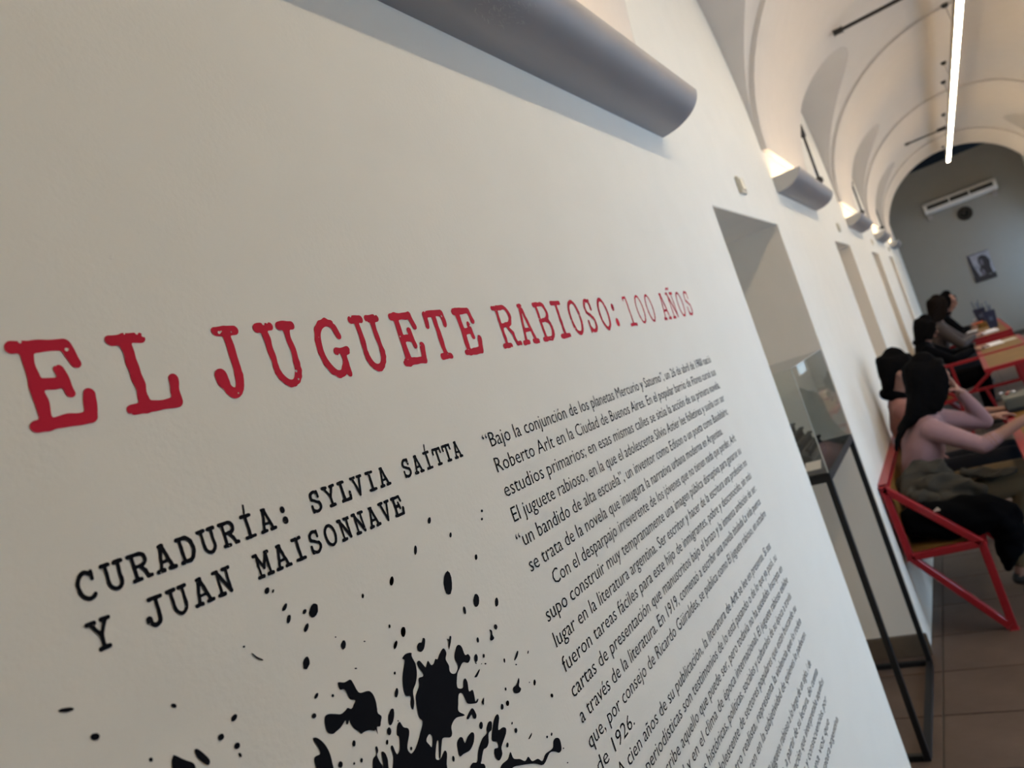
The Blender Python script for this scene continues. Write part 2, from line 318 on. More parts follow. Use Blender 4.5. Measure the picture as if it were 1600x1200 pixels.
# traced ink outlines on the wall: (along the wall, height) in metres
BLOTS=[[[0.4709,1.4534],[0.4776,1.4501],[0.4848,1.4492],[0.4869,1.4447],[0.4885,1.4376],[0.4913,1.4333],[0.501,1.4303],[0.505,1.4255],[0.506,1.4182],[0.5048,1.4119],[0.5039,1.4072],[0.5068,1.4027],[0.5041,1.3986],[0.5015,1.3957],[0.4976,1.397],[0.496,1.3911],[0.4951,1.3958],[0.4933,1.3959],[0.4876,1.3995],[0.4822,1.4011],[0.4776,1.4016],[0.4757,1.4051],[0.4719,1.4097],[0.4698,1.4153],[0.4696,1.4187],[0.4669,1.4165],[0.465,1.4175],[0.4653,1.4206],[0.4585,1.4182],[0.4515,1.4176],[0.4482,1.4177],[0.4437,1.421],[0.4429,1.4266],[0.4451,1.4342],[0.4502,1.4346],[0.4574,1.4309],[0.4629,1.428],[0.4687,1.4282],[0.472,1.4289],[0.4759,1.4261],[0.4799,1.4282],[0.4827,1.4305],[0.4774,1.4344],[0.4761,1.4417],[0.4742,1.4452],[0.4702,1.4467],[0.4699,1.4506]],[[0.5618,1.4384],[0.5701,1.4359],[0.5692,1.4323],[0.571,1.4233],[0.5682,1.4139],[0.5626,1.4072],[0.5559,1.4025],[0.5527,1.3923],[0.5476,1.3877],[0.5472,1.3938],[0.5504,1.4],[0.5449,1.4034],[0.5441,1.4098],[0.5476,1.4198],[0.5532,1.4277],[0.5579,1.4335],[0.5557,1.4365]],[[0.5736,1.4241],[0.5779,1.4239],[0.5818,1.4169],[0.5839,1.4145],[0.5894,1.4185],[0.592,1.4128],[0.5962,1.4122],[0.6009,1.4152],[0.6039,1.4135],[0.6092,1.4167],[0.6177,1.4192],[0.6203,1.4131],[0.6161,1.4078],[0.6178,1.4],[0.6162,1.395],[0.6186,1.3907],[0.6249,1.3887],[0.6314,1.3936],[0.63,1.4029],[0.6376,1.411],[0.6431,1.4118],[0.647,1.4075],[0.648,1.3982],[0.6535,1.3964],[0.655,1.3913],[0.6489,1.3886],[0.641,1.3927],[0.633,1.3899],[0.6259,1.3861],[0.6197,1.3763],[0.6227,1.372],[0.6282,1.3707],[0.632,1.376],[0.6361,1.3769],[0.6377,1.3717],[0.6355,1.3627],[0.6418,1.361],[0.6414,1.3539],[0.6402,1.3488],[0.6452,1.3491],[0.6458,1.3481],[0.641,1.3466],[0.6278,1.3526],[0.6257,1.3576],[0.6241,1.3658],[0.6183,1.3678],[0.6128,1.36],[0.6098,1.3538],[0.6162,1.3469],[0.6154,1.3456],[0.6027,1.3499],[0.5927,1.3469],[0.59,1.3402],[0.5856,1.3385],[0.5756,1.3434],[0.571,1.3399],[0.5637,1.33],[0.5618,1.3315],[0.5674,1.3432],[0.5669,1.3455],[0.5641,1.3438],[0.5575,1.3349],[0.5576,1.331],[0.5631,1.329],[0.5716,1.3322],[0.5737,1.3276],[0.5678,1.3163],[0.5722,1.2964],[0.5542,1.3008],[0.5397,1.2943],[0.5295,1.3109],[0.5097,1.3158],[0.4998,1.3343],[0.4948,1.3471],[0.5003,1.3561],[0.5053,1.3643],[0.5057,1.3728],[0.5087,1.373],[0.5098,1.3655],[0.5115,1.3633],[0.5158,1.3659],[0.5195,1.3751],[0.5177,1.3786],[0.5217,1.3853],[0.5263,1.3867],[0.5289,1.3801],[0.534,1.3761],[0.5335,1.3712],[0.5255,1.3616],[0.5271,1.355],[0.5307,1.3542],[0.537,1.3564],[0.5471,1.3637],[0.5553,1.3711],[0.5525,1.3779],[0.5554,1.3922],[0.559,1.3983],[0.5661,1.4028],[0.5688,1.4096],[0.5752,1.4085],[0.5766,1.4112],[0.5734,1.4195]],[[0.5593,1.3564],[0.5613,1.352],[0.5567,1.3446],[0.5541,1.3487],[0.5521,1.3531],[0.5546,1.3557]],[[0.5931,1.3289],[0.5991,1.331],[0.6029,1.3282],[0.6038,1.3222],[0.6103,1.3249],[0.6183,1.3258],[0.6217,1.3221],[0.6168,1.3156],[0.6078,1.3123],[0.5968,1.3144],[0.5902,1.3155],[0.5904,1.3221]],[[0.6503,1.3202],[0.655,1.3176],[0.651,1.3111],[0.6443,1.3104],[0.6396,1.3028],[0.634,1.3002],[0.6278,1.3009],[0.6198,1.2941],[0.6173,1.2921],[0.6218,1.2888],[0.6202,1.2841],[0.6012,1.2884],[0.5993,1.2978],[0.6054,1.2997],[0.6126,1.297],[0.6201,1.3053],[0.6317,1.3115],[0.6413,1.312],[0.6435,1.3166]],[[0.669,1.3191],[0.6695,1.3144],[0.6617,1.3052],[0.6703,1.3032],[0.6751,1.2994],[0.6723,1.295],[0.6638,1.2907],[0.6573,1.2871],[0.6553,1.2809],[0.6488,1.2781],[0.6445,1.2801],[0.6424,1.2868],[0.6457,1.2921],[0.6521,1.29],[0.6531,1.296],[0.646,1.3022],[0.6561,1.3141],[0.6634,1.3191]],[[0.6444,1.2712],[0.6508,1.2725],[0.6614,1.2715],[0.6695,1.275],[0.6713,1.2665],[0.6816,1.2598],[0.6893,1.2531],[0.6973,1.2535],[0.7015,1.2459],[0.7131,1.2419],[0.7199,1.2353],[0.7301,1.238],[0.7471,1.2355],[0.7529,1.241],[0.76,1.2411],[0.7667,1.2357],[0.7641,1.225],[0.7566,1.2244],[0.7487,1.2305],[0.7377,1.2344],[0.7201,1.2309],[0.7034,1.2418],[0.6781,1.2544],[0.6639,1.2597],[0.6502,1.2562],[0.6329,1.2637]],[[0.6193,1.3425],[0.6314,1.3458],[0.6348,1.3371],[0.6321,1.3339],[0.6283,1.3362],[0.6279,1.3407],[0.6212,1.3393],[0.6187,1.3402]],[[0.427,1.4244],[0.4297,1.4246],[0.4334,1.4208],[0.4369,1.4142],[0.4387,1.4061],[0.4382,1.3977],[0.4358,1.3874],[0.4218,1.3919],[0.4212,1.4061],[0.4225,1.4107],[0.425,1.4112],[0.4294,1.4106],[0.4292,1.4161]],[[0.4882,1.3828],[0.4905,1.3823],[0.4902,1.3783],[0.4873,1.3758],[0.4881,1.3695],[0.4897,1.3627],[0.4892,1.3513],[0.4739,1.3606],[0.4785,1.3701],[0.4817,1.3757],[0.4867,1.377]],[[0.4933,1.3756],[0.497,1.3728],[0.4979,1.3663],[0.4964,1.3613],[0.4922,1.3495],[0.4873,1.3525],[0.492,1.3698]],[[0.3074,1.4727],[0.3097,1.4772],[0.3114,1.4769],[0.3172,1.4702],[0.3226,1.4644],[0.3233,1.458],[0.3264,1.4454],[0.3057,1.4581]],[[0.3262,1.4724],[0.3289,1.4715],[0.3332,1.4643],[0.3349,1.4593],[0.3329,1.457],[0.3301,1.46],[0.3265,1.4669]],[[0.5808,1.4379],[0.5851,1.4398],[0.5893,1.4385],[0.5927,1.4416],[0.5954,1.439],[0.5904,1.4322],[0.5846,1.4304],[0.5806,1.4332]],[[0.6277,1.4255],[0.6309,1.4234],[0.6335,1.4258],[0.6356,1.4242],[0.6319,1.4193],[0.6257,1.4141],[0.627,1.4186],[0.629,1.4221]],[[0.7106,1.329],[0.7184,1.3291],[0.7268,1.3333],[0.7266,1.3298],[0.7227,1.3253],[0.7249,1.3211],[0.7195,1.3191],[0.7105,1.3228]],[[0.6519,1.3714],[0.6629,1.3743],[0.6631,1.3727],[0.656,1.3694],[0.652,1.3703]],[[0.7306,1.3548],[0.7403,1.36],[0.743,1.3588],[0.7386,1.3551],[0.7316,1.3531]],[[0.7029,1.4033],[0.7069,1.4004],[0.7056,1.396],[0.7067,1.3916],[0.7011,1.391],[0.6986,1.3936],[0.7034,1.3985]],[[0.708,1.2692],[0.7172,1.2711],[0.7156,1.2688],[0.7101,1.2677]],[[0.3953,1.5149],[0.3969,1.5141],[0.3993,1.5105],[0.4041,1.5057],[0.4029,1.5054],[0.3987,1.5092]],[[0.6499,1.3438],[0.6556,1.3453],[0.6515,1.3393],[0.6493,1.3419]]]
DROPS=[[0.4284,1.5559,0.0019,-0.0015,-0.0022,-0.0022],[0.4342,1.5533,0.0009,-0.0007,-0.0013,-0.0013],[0.4406,1.5361,0.0014,-0.0012,-0.0032,-0.0024],[0.4408,1.5254,0.002,-0.0011,-0.0022,-0.0031],[0.4594,1.5245,0.0014,-0.0014,-0.0023,-0.0014],[0.4695,1.5216,0.0041,-0.0027,-0.0043,-0.0047],[0.4558,1.5111,0.0017,-0.0013,-0.0032,-0.0028],[0.4839,1.4902,0.0009,-0.0004,-0.0003,-0.0006],[0.4899,1.4801,0.0026,-0.0014,-0.0022,-0.0036],[0.5155,1.4721,0.0012,-0.0005,-0.0002,-0.0006],[0.5754,1.5101,0.0025,-0.0011,-0.0026,-0.0039],[0.5314,1.5112,0.0014,-0.0006,-0.001,-0.0021],[0.5528,1.4713,0.0014,-0.0006,-0.0008,-0.0017],[0.5687,1.4588,0.0032,-0.0016,-0.0028,-0.0041],[0.5529,1.452,0.0018,-0.0012,-0.0033,-0.0029],[0.4442,1.4838,0.0031,-0.002,-0.0032,-0.0043],[0.4951,1.4549,0.0016,-0.0008,-0.0002,-0.0005],[0.5399,1.4289,0.0012,-0.0006,-0.0006,-0.0013],[0.391,1.5227,0.0011,-0.0005,-0.0004,-0.0008],[0.5528,1.4714,0.0013,-0.0005,-0.0008,-0.0015],[0.5687,1.4587,0.0031,-0.0013,-0.0023,-0.0044],[0.5528,1.452,0.0018,-0.0012,-0.003,-0.0027],[0.7162,1.4011,0.0034,-0.001,-0.0008,-0.003],[0.6771,1.4023,0.002,-0.0008,-0.0012,-0.0028],[0.664,1.3869,0.003,-0.0014,-0.0022,-0.0038],[0.6783,1.383,0.0018,-0.0008,-0.0011,-0.0019],[0.6767,1.3744,0.0017,-0.0009,-0.0005,-0.0007],[0.6702,1.3774,0.0009,-0.0004,-0.0002,-0.0005],[0.6613,1.3823,0.0014,-0.001,-0.0006,-0.0003],[0.7117,1.362,0.0016,-0.0007,-0.0011,-0.0024],[0.7308,1.348,0.0017,-0.0008,-0.0004,-0.0007],[0.7617,1.3493,0.0012,-0.0007,-0.0017,-0.0014],[0.5399,1.4288,0.001,-0.0005,-0.0005,-0.0012],[0.5341,1.4119,0.0021,-0.0012,-0.0025,-0.0036],[0.5184,1.3963,0.0032,-0.0021,-0.0048,-0.0059],[0.5101,1.3862,0.0026,-0.0014,-0.0015,-0.003],[0.5036,1.3792,0.0014,-0.0009,-0.0012,-0.0018],[0.5298,1.3582,0.0014,-0.0008,-0.0008,-0.0015],[0.7807,1.2844,0.0028,-0.0011,-0.0006,-0.0023],[0.6922,1.32,0.0028,-0.0015,-0.0017,-0.0025],[0.6809,1.3216,0.0024,-0.0013,-0.0017,-0.0027],[0.7546,1.3141,0.0023,-0.0011,-0.002,-0.0029],[0.7448,1.3191,0.001,-0.0005,-0.0004,-0.0006],[0.697,1.3345,0.0017,-0.0007,-0.0007,-0.0017],[0.6364,1.3236,0.003,-0.0016,-0.002,-0.0032],[0.6884,1.2982,0.0013,-0.0007,-0.0011,-0.0012],[0.6909,1.2883,0.0024,-0.0014,-0.0015,-0.0023],[0.7437,1.2514,0.0018,-0.001,-0.0009,-0.0013],[0.7541,1.249,0.0017,-0.001,-0.0014,-0.0014],[0.6685,1.2837,0.0021,-0.0012,-0.0014,-0.0022],[0.5802,1.3188,0.0018,-0.001,-0.001,-0.0027],[0.7683,1.2233,0.0013,-0.0007,-0.0005,-0.0007],[0.7669,1.2058,0.0015,-0.0008,-0.0005,-0.0006],[0.5248,1.3885,0.0008,-0.0005,-0.0003,-0.0006],[0.4437,1.4544,0.0011,-0.0012,-0.0023,-0.0015],[0.4606,1.4461,0.0014,-0.0007,-0.0005,-0.0012],[0.4352,1.441,0.0018,-0.0015,-0.0015,-0.0016],[0.4951,1.4549,0.0015,-0.0007,-0.0003,-0.0006],[0.5401,1.4288,0.001,-0.0005,-0.0008,-0.0012],[0.4665,1.3988,0.0019,-0.001,-0.0011,-0.0024],[0.5037,1.3791,0.0012,-0.0007,-0.0011,-0.0016],[0.4458,1.3914,0.0022,-0.0015,-0.0014,-0.0023],[0.46,1.384,0.0011,-0.0006,-0.0005,-0.001],[0.4688,1.3818,0.0014,-0.0008,-0.0008,-0.0017],[0.2524,1.5416,0.0047,-0.0017,-0.0002,-0.0015],[0.2644,1.5168,0.003,-0.0008,-0.0001,-0.0024],[0.3214,1.5088,0.0018,-0.0017,-0.001,-0.001],[0.2945,1.4836,0.0013,-0.0007,-0.0004,-0.0014],[0.3639,1.4771,0.0013,-0.0018,-0.0028,-0.0013],[0.3489,1.4697,0.0015,-0.002,-0.0022,-0.0014],[0.3592,1.457,0.0016,-0.002,-0.0022,-0.0013],[0.3593,1.4498,0.0012,-0.0001,0.0005,-0.002],[0.659,1.4765,0.007,-0.0025,-0.0056,-0.0116],[0.6624,1.5491,0.0027,-0.001,-0.0023,-0.0033],[0.6903,1.523,0.002,-0.0006,-0.0016,-0.0028],[0.6249,1.5266,0.0022,-0.0007,-0.0024,-0.0046],[0.7229,1.485,0.0026,-0.0009,-0.0019,-0.0031],[0.5758,1.51,0.0026,-0.0011,-0.0025,-0.0041],[0.5317,1.5112,0.0014,-0.0005,-0.0008,-0.0016],[0.6973,1.4411,0.0054,-0.0022,-0.004,-0.0066],[0.6715,1.4397,0.0024,-0.0007,-0.001,-0.0041],[0.7641,1.531,0.0022,-0.0007,-0.001,-0.0016],[0.7587,1.522,0.0022,-0.0006,-0.001,-0.0015],[0.7227,1.4846,0.002,-0.0007,-0.0016,-0.0026],[0.7332,1.4248,0.0034,-0.0013,-0.0029,-0.0047],[0.7802,1.2848,0.0022,-0.0012,-0.0012,-0.0018],[0.755,1.3139,0.0021,-0.001,-0.0019,-0.0027],[0.6924,1.3197,0.0025,-0.0013,-0.0014,-0.0023]]
# ================================================================ LIGHT FITTINGS
def uplight(name, y0, y1, label, side=-1):
    xw = XL if side < 0 else XR; s = 1 if side < 0 else -1
    zt, zb, d = 0.722 + H, 0.640 + H, 0.135
    prof = []
    n = 12
    for k in range(n + 1):                       # front: from the top lip down and back to the wall
        t = k / n; a = t * math.pi / 2
        prof.append((d * math.cos(a) if k < n else 0.0, zt - (zt - zb) * math.sin(a)))
    prof[-1] = (0.0, zb)
    t_ = empty(name, (xw, (y0 + y1) / 2, zb), label, 'wall light', 'uplights along the %s wall' % ('left' if side < 0 else 'right'))
    v = []; f = []
    for yy in (y0, y1):
        for off in (0, 1):
            for (dx, z) in prof:
                if off: dx = max(0.0, dx - 0.003); z = z + 0.003 * (1 if z < zt - .01 else 0)
                v.append((xw + s * dx, yy, z))
    L = len(prof)
    for k in range(L - 1):
        f.append((k, k + 1, 2 * L + k + 1, 2 * L + k)); f.append((L + k, 3 * L + k, 3 * L + k + 1, L + k + 1))
    for b in (0, 2 * L):
        for k in range(L - 1): f.append((b + k, b + L + k, b + L + k + 1, b + k + 1))
    f.append((0, 2 * L, 3 * L, L)); f.append((L - 1, 2 * L - 1, 4 * L - 1, 3 * L - 1))
    shell = pydata('shade', v, f, M['lampbody'], smooth=False)
    for p in shell.data.polygons: p.use_smooth = True
    shell.data.set_sharp_from_angle(angle=R_(40))
    parts = [shell]
    for yy, q in ((y0, 1), (y1, -1)):
        bm = bmesh.new(); P = [(0.0, zt)] + [(dx, z) for dx, z in prof]
        fr = [bm.verts.new((xw + s * dx, yy - q * 0.003, z)) for dx, z in P]; bk = [bm.verts.new((xw + s * dx, yy, z)) for dx, z in P]
        bm.faces.new(fr); bm.faces.new(bk[::-1])
        for k in range(len(P)): bm.faces.new((fr[k], fr[(k + 1) % len(P)], bk[(k + 1) % len(P)], bk[k]))
        parts.append(bmobj('end_plate', bm, M['lampend']))
    parts.append(box('back_plate', (xw, y0 + .005, zb + .004), (xw + s * 0.004, y1 - .005, zt - 0.01), M['lampend']))
    parts.append(tube('lamp_tube', [(xw + s * 0.055, y0 + 0.06, zt - 0.030), (xw + s * 0.055, y1 - 0.06, zt - 0.030)], 0.009, M['uplight']))
    adopt(t_, parts)
    return t_
LAMPS = [(0.52, 2.232), (4.06, 5.41), (7.42, 8.76), (10.75, 12.10), (14.10, 15.42)]
LBL = ['long grey half-round wall light above the red title, nearest the camera',
       'grey half-round wall uplight on the pier between first and second doorway',
       'grey half-round wall uplight third along, between second and third doorway',
       'small grey wall uplight fourth along, before the last doorway',
       'farthest grey wall uplight on the left, beside the end wall arch']
for i, (a, b) in enumerate(LAMPS):
    l = uplight('wall_uplight', a, b, LBL[i])
    if i == 0:   # patch of scratched paint on the near lamp's shade
        v = []; f = []; rr = random.Random(3)
        d = 0.135; zt, zb = 0.722 + H, 0.640 + H
        def sh(yy, u):
            a_ = u * math.pi / 2; return (XL + d * math.cos(a_) + 0.0008, yy, zt - (zt - zb) * math.sin(a_) - 0.0008)
        for k in range(150):
            yy = rr.gauss(1.14, 0.05); u = min(0.8, max(0.3, rr.gauss(0.55, 0.09))); L = rr.uniform(.004, .014); du = rr.uniform(-.02, .03); w = rr.uniform(.0006, .0018)
            b0 = len(v); v += [sh(yy, u), sh(yy + w, u), sh(yy + L + w, u + du), sh(yy + L, u + du)]; f.append((b0, b0 + 1, b0 + 2, b0 + 3))
        sc = pydata('scuff_marks', v, f, M['scuff']); sc['kind'] = 'stuff'; adopt(l, [sc])
RB = ['grey wall uplight on the window wall, opposite the first pier', 'grey wall uplight on the window wall, opposite the second pier',
      'grey wall uplight on the window wall, opposite the third pier', 'grey wall uplight on the window wall, beside the end wall']
for i, (a, b) in enumerate(LAMPS[1:]): uplight('wall_uplight', a, b, RB[i], 1)

# long suspended luminaire on cables
TX, TZ = 0.672, 1.765 + H
Y_A, Y_B = 0.30, 15.34
t_ = empty('linear_pendant_light', (TX, 8.0, TZ), 'long slim white linear light hung on cables under the vault crown', 'pendant light')
parts = [box('diffuser', (TX - .022, Y_A, TZ - .020), (TX + .022, Y_B, TZ - .008), M['tube'], bev=.002),
         box('side_skirt', (TX - .027, Y_A, TZ - .016), (TX - .0225, Y_B, TZ - .0078), M['housing']), box('side_skirt', (TX + .0225, Y_A, TZ - .016), (TX + .027, Y_B, TZ - .0078), M['housing']),
         box('housing', (TX - .027, Y_A - .004, TZ - .0075), (TX + .027, Y_B, TZ + .052), M['housing'], bev=.003)]
for y in (.5, 1.9, 4.2, 5.3, 7.29, 9.23, 10.13, 12.07, 13.26, 15.1):
    zc = SPR + (VBB if any(abs(y - c) < LR for c in BAYS) else VB) - 0.002
    cb = tube('cable', [(TX, y + .35 * 0, TZ + .05), (TX - .012, y, zc - .02)], .0025, M['steel'], n=6)
    cn = tube('canopy', [(TX - .012, y, zc - .028), (TX - .012, y, zc)], [.020, .028], M['darkmetal'], n=14)
    parts += [cb, cn]
adopt(t_, parts)
# conduit bars crossing the vault and drop rods beside the piers
for k, (y, z, xa, lab) in enumerate(((5.72, 1.745, -0.10, 'dark metal bar crossing the near part of the vault beside the pendant light'), (12.3, 1.85, 0.13, 'dark metal bar high across the far part of the vault, left of pendant light'))):
    r = empty('conduit_bar', ((xa + TX) / 2, y, z + H), lab, 'metal bar', 'dark bars across the vault')
    adopt(r, [bar('bar', (xa, y, z + H), (TX - .05, y, z + H), .022, M['darkmetal'], bev=.004),
              bar('end_fitting', (TX - .13, y, z + H + .004), (TX - .02, y, z + H + .004), .045, M['darkmetal'], bev=.01),
              bar('wall_fitting', (xa - .01, y, z + H), (xa + .05, y, z + H), .034, M['darkmetal'], bev=.006)])
for k, (y, lab) in enumerate(((5.86, 'dark vertical rod with round end fitting just behind the second wall light'), (9.22, 'dark vertical rod just behind the third wall light'), (12.55, 'tiny dark vertical rod just behind the fourth wall light'))):
    r = empty('drop_rod', (XL + .05, y, .88 + H), lab, 'metal rod', 'drop rods behind the wall lights')
    x = XL + .045
    adopt(r, [tube('rod', [(x, y, .90 + H), (x, y, 1.29 + H)], .009, M['darkmetal']), tube('end_knob', [(x, y, .865 + H), (x, y, .875 + H), (x, y, .90 + H), (x, y, .915 + H)], [.012, .026, .026, .012], M['darkmetal']),
              tube('top_socket', [(x, y, 1.22 + H), (x, y, 1.31 + H)], [.018, .014], M['darkmetal']),
              tube('wall_bracket', [(x, y, 1.27 + H), (XL, y, 1.27 + H)], .008, M['darkmetal']), tube('wall_bracket', [(x, y, .89 + H), (XL, y, .89 + H)], .008, M['darkmetal'])])
pl = [(3.085, 'ivory wall plate above the first doorway'), (6.43, 'ivory wall plate above the second doorway'), (9.80, 'ivory wall plate above the third doorway'), (13.1, 'ivory wall plate above the fourth doorway')]
for y, lab in pl:
    r = empty('wall_plate', (XL, y + .05, .54 + H), lab, 'wall plate', 'ivory plates above the doorways')
    adopt(r, [box('plate', (XL, y, .545 + H), (XL + .012, y + .10, .615 + H), M['plate'], bev=.003), box('cover', (XL + .012, y + .015, .557 + H), (XL + .016, y + .085, .603 + H), M['plate'], bev=.001)])

# ================================================================ WRITING ON THE NEAR WALL
XV = XL + 0.0005
def curve_fill(name, loops, m, parent, smooth_n=4, x=XV):
    cu = bpy.data.curves.new(name, 'CURVE'); cu.dimensions = '2D'; cu.fill_mode = 'BOTH'
    for pts in loops:
        n = len(pts); out = []
        for i in range(n):           # Catmull-Rom through the outline points
            p0, p1, p2, p3 = (np.array(pts[(i + k) % n]) for k in (-1, 0, 1, 2))
            for s in range(smooth_n):
                t = s / smooth_n
                out.append(0.5 * ((2 * p1) + (p2 - p0) * t + (2 * p0 - 5 * p1 + 4 * p2 - p3) * t * t + (3 * p1 - p0 - 3 * p2 + p3) * t ** 3))
        sp = cu.splines.new('POLY'); sp.points.add(len(out) - 1); sp.use_cyclic_u = True
        for k, q in enumerate(out): sp.points[k].co = (q[0], q[1], 0, 1)
    tmp = bpy.data.objects.new('tmp', cu); COL.objects.link(tmp)
    dg = bpy.context.evaluated_depsgraph_get(); me = bpy.data.meshes.new_from_object(tmp.evaluated_get(dg))
    bpy.data.objects.remove(tmp); bpy.data.curves.remove(cu)
    me.name = name; me.materials.clear()
    for vv in me.vertices: vv.co = Vector((x, vv.co.x, vv.co.y))
    return finish(name, me, m, parent)

# typewriter face, drawn as strokes in a unit box: (points, stroke weight factor)
def arc(cx, cy, rx, ry, a0, a1, n=9): return [(cx + rx * math.cos(R_(a0 + (a1 - a0) * k / n)), cy + ry * math.sin(R_(a0 + (a1 - a0) * k / n))) for k in range(n + 1)]
def serif(x0, x1, y): return ([(x0, y), (x1, y)], 1.0)
G = {
 'E': [([(.20, .04), (.20, .96)], 1.05), serif(.03, .80, .955), serif(.03, .86, .045), ([(.80, .955), (.90, .72)], .95), ([(.86, .05), (.96, .32)], 1.05), ([(.2, .5), (.60, .5)], 1.0), ([(.60, .66), (.66, .36)], .9)],
 'L': [([(.32, .04), (.32, .96)], 1.05), serif(.08, .58, .955), serif(.08, .90, .045), ([(.90, .06), (.95, .36)], 1.0)],
 'J': [([(.68, .955), (.68, .28)] + arc(.40, .28, .28, .25, 0, -150), .95), serif(.36, .98, .955), ([(.12, .22), (.12, .30)], 1.5)],
 'U': [([(.18, .95), (.18, .34)] + arc(.5, .34, .32, .31, 180, 360) + [(.82, .34), (.82, .95)], .85), serif(.0, .36, .96), serif(.64, 1.0, .96)],
 'G': [(arc(.50, .5, .42, .46, 62, 285) + [(.68, .12), (.80, .22)], .9), ([(.80, .42), (.80, .03)], .9), ([(.60, .43), (.98, .43)], .95), ([(.72, .93), (.84, .70)], .9)],
 'T': [([(.50, .04), (.50, .95)], 1.0), serif(.06, .94, .955), serif(.28, .72, .04), ([(.06, .95), (.02, .70)], .9), ([(.94, .95), (.98, .70)], .9)],
 'R': [([(.20, .04), (.20, .95)], .9), serif(.03, .60, .955), (arc(.58, .74, .28, .215, 90, -90), .9), ([(.2, .525), (.58, .525)], .85), ([(.50, .52), (.72, .30), (.80, .06), (.98, .05)], .9), serif(.03, .40, .045)],
 'A': [([(.45, .95), (.16, .05)], .85), ([(.50, .95), (.84, .05)], .95), ([(.28, .34), (.72, .34)], .8), serif(.0, .32, .04), serif(.68, 1.0, .04), ([(.36, .955), (.55, .955)], .9)],
 'B': [([(.20, .04), (.20, .95)], .9), serif(.03, .60, .955), serif(.03, .62, .045), (arc(.60, .745, .26, .21, 90, -90), .9), (arc(.60, .29, .30, .245, 90, -90), .95), ([(.2, .53), (.62, .53)], .85)],
 'I': [([(.50, .04), (.50, .96)], 1.0), serif(.20, .80, .955), serif(.20, .80, .045)],
 'O': [(arc(.5, .5, .41, .46, 0, 360, 24), .85)],
 'S': [(arc(.52, .73, .33, .23, 40, 180) + arc(.50, .27, .37, .24, 90 - 15, -90)[0:0] + [(.22, .62), (.50, .52), (.76, .42)] + arc(.48, .28, .36, .24, 35, -140), .9), ([(.80, .95), (.80, .70)], .85), ([(.14, .05), (.14, .34)], .85)],
 ':': [([(.5, .66), (.5, .68)], 1.75), ([(.5, .16), (.5, .20)], 1.9)],
 '1': [([(.52, .04), (.52, .95)], .85), ([(.52, .95), (.20, .92), (.18, .86)], .8), serif(.20, .84, .04)],
 '0': [(arc(.5, .5, .36, .46, 0, 360, 24), .75)],
 'N': [([(.20, .04), (.20, .93)], .75), ([(.80, .08), (.80, .95)], .75), ([(.20, .93), (.80, .06)], 1.0), serif(.04, .38, .04), serif(.62, .98, .955), serif(.02, .24, .955)],
 'C': [(arc(.52, .5, .40, .46, 50, 310, 20), .9), ([(.84, .95), (.84, .68)], .85)],
 'D': [([(.20, .04), (.20, .95)], .9), serif(.03, .5, .955), serif(.03, .5, .045), (arc(.46, .5, .42, .455, 90, -90, 14), .95)],
 'Y': [([(.14, .95), (.50, .46)], .9), ([(.86, .95), (.50, .46), (.50, .05)], .9), serif(.0, .32, .96), serif(.68, 1.0, .96), serif(.28, .72, .04)],
 'V': [([(.16, .95), (.50, .05)], .9), ([(.84, .95), (.50, .05)], .85), serif(.0, .34, .96), serif(.66, 1.0, .96)],
 'M': [([(.16, .04), (.16, .95)], .75), ([(.84, .04), (.84, .95)], .85), ([(.16, .95), (.50, .36), (.84, .95)], .85), serif(.0, .32, .04), serif(.68, 1.0, .04), serif(.0, .18, .955), serif(.82, 1.0, .955)],
}
G['Ñ'] = G['N'] + [([(.28, 1.10), (.42, 1.17), (.58, 1.10), (.72, 1.17)], .6)]
G['Í'] = G['I'] + [([(.50, 1.10), (.62, 1.42)], .55)]
def noise2(x, y, s, seed):
    r = np.random.RandomState(seed); out = 0
    for k in range(6):
        a = r.uniform(0, 2 * math.pi); w = s * r.uniform(.6, 1.9); p = r.uniform(0, 6.28)
        out = out + np.sin((x * math.cos(a) + y * math.sin(a)) * w + p)
    return out / 6
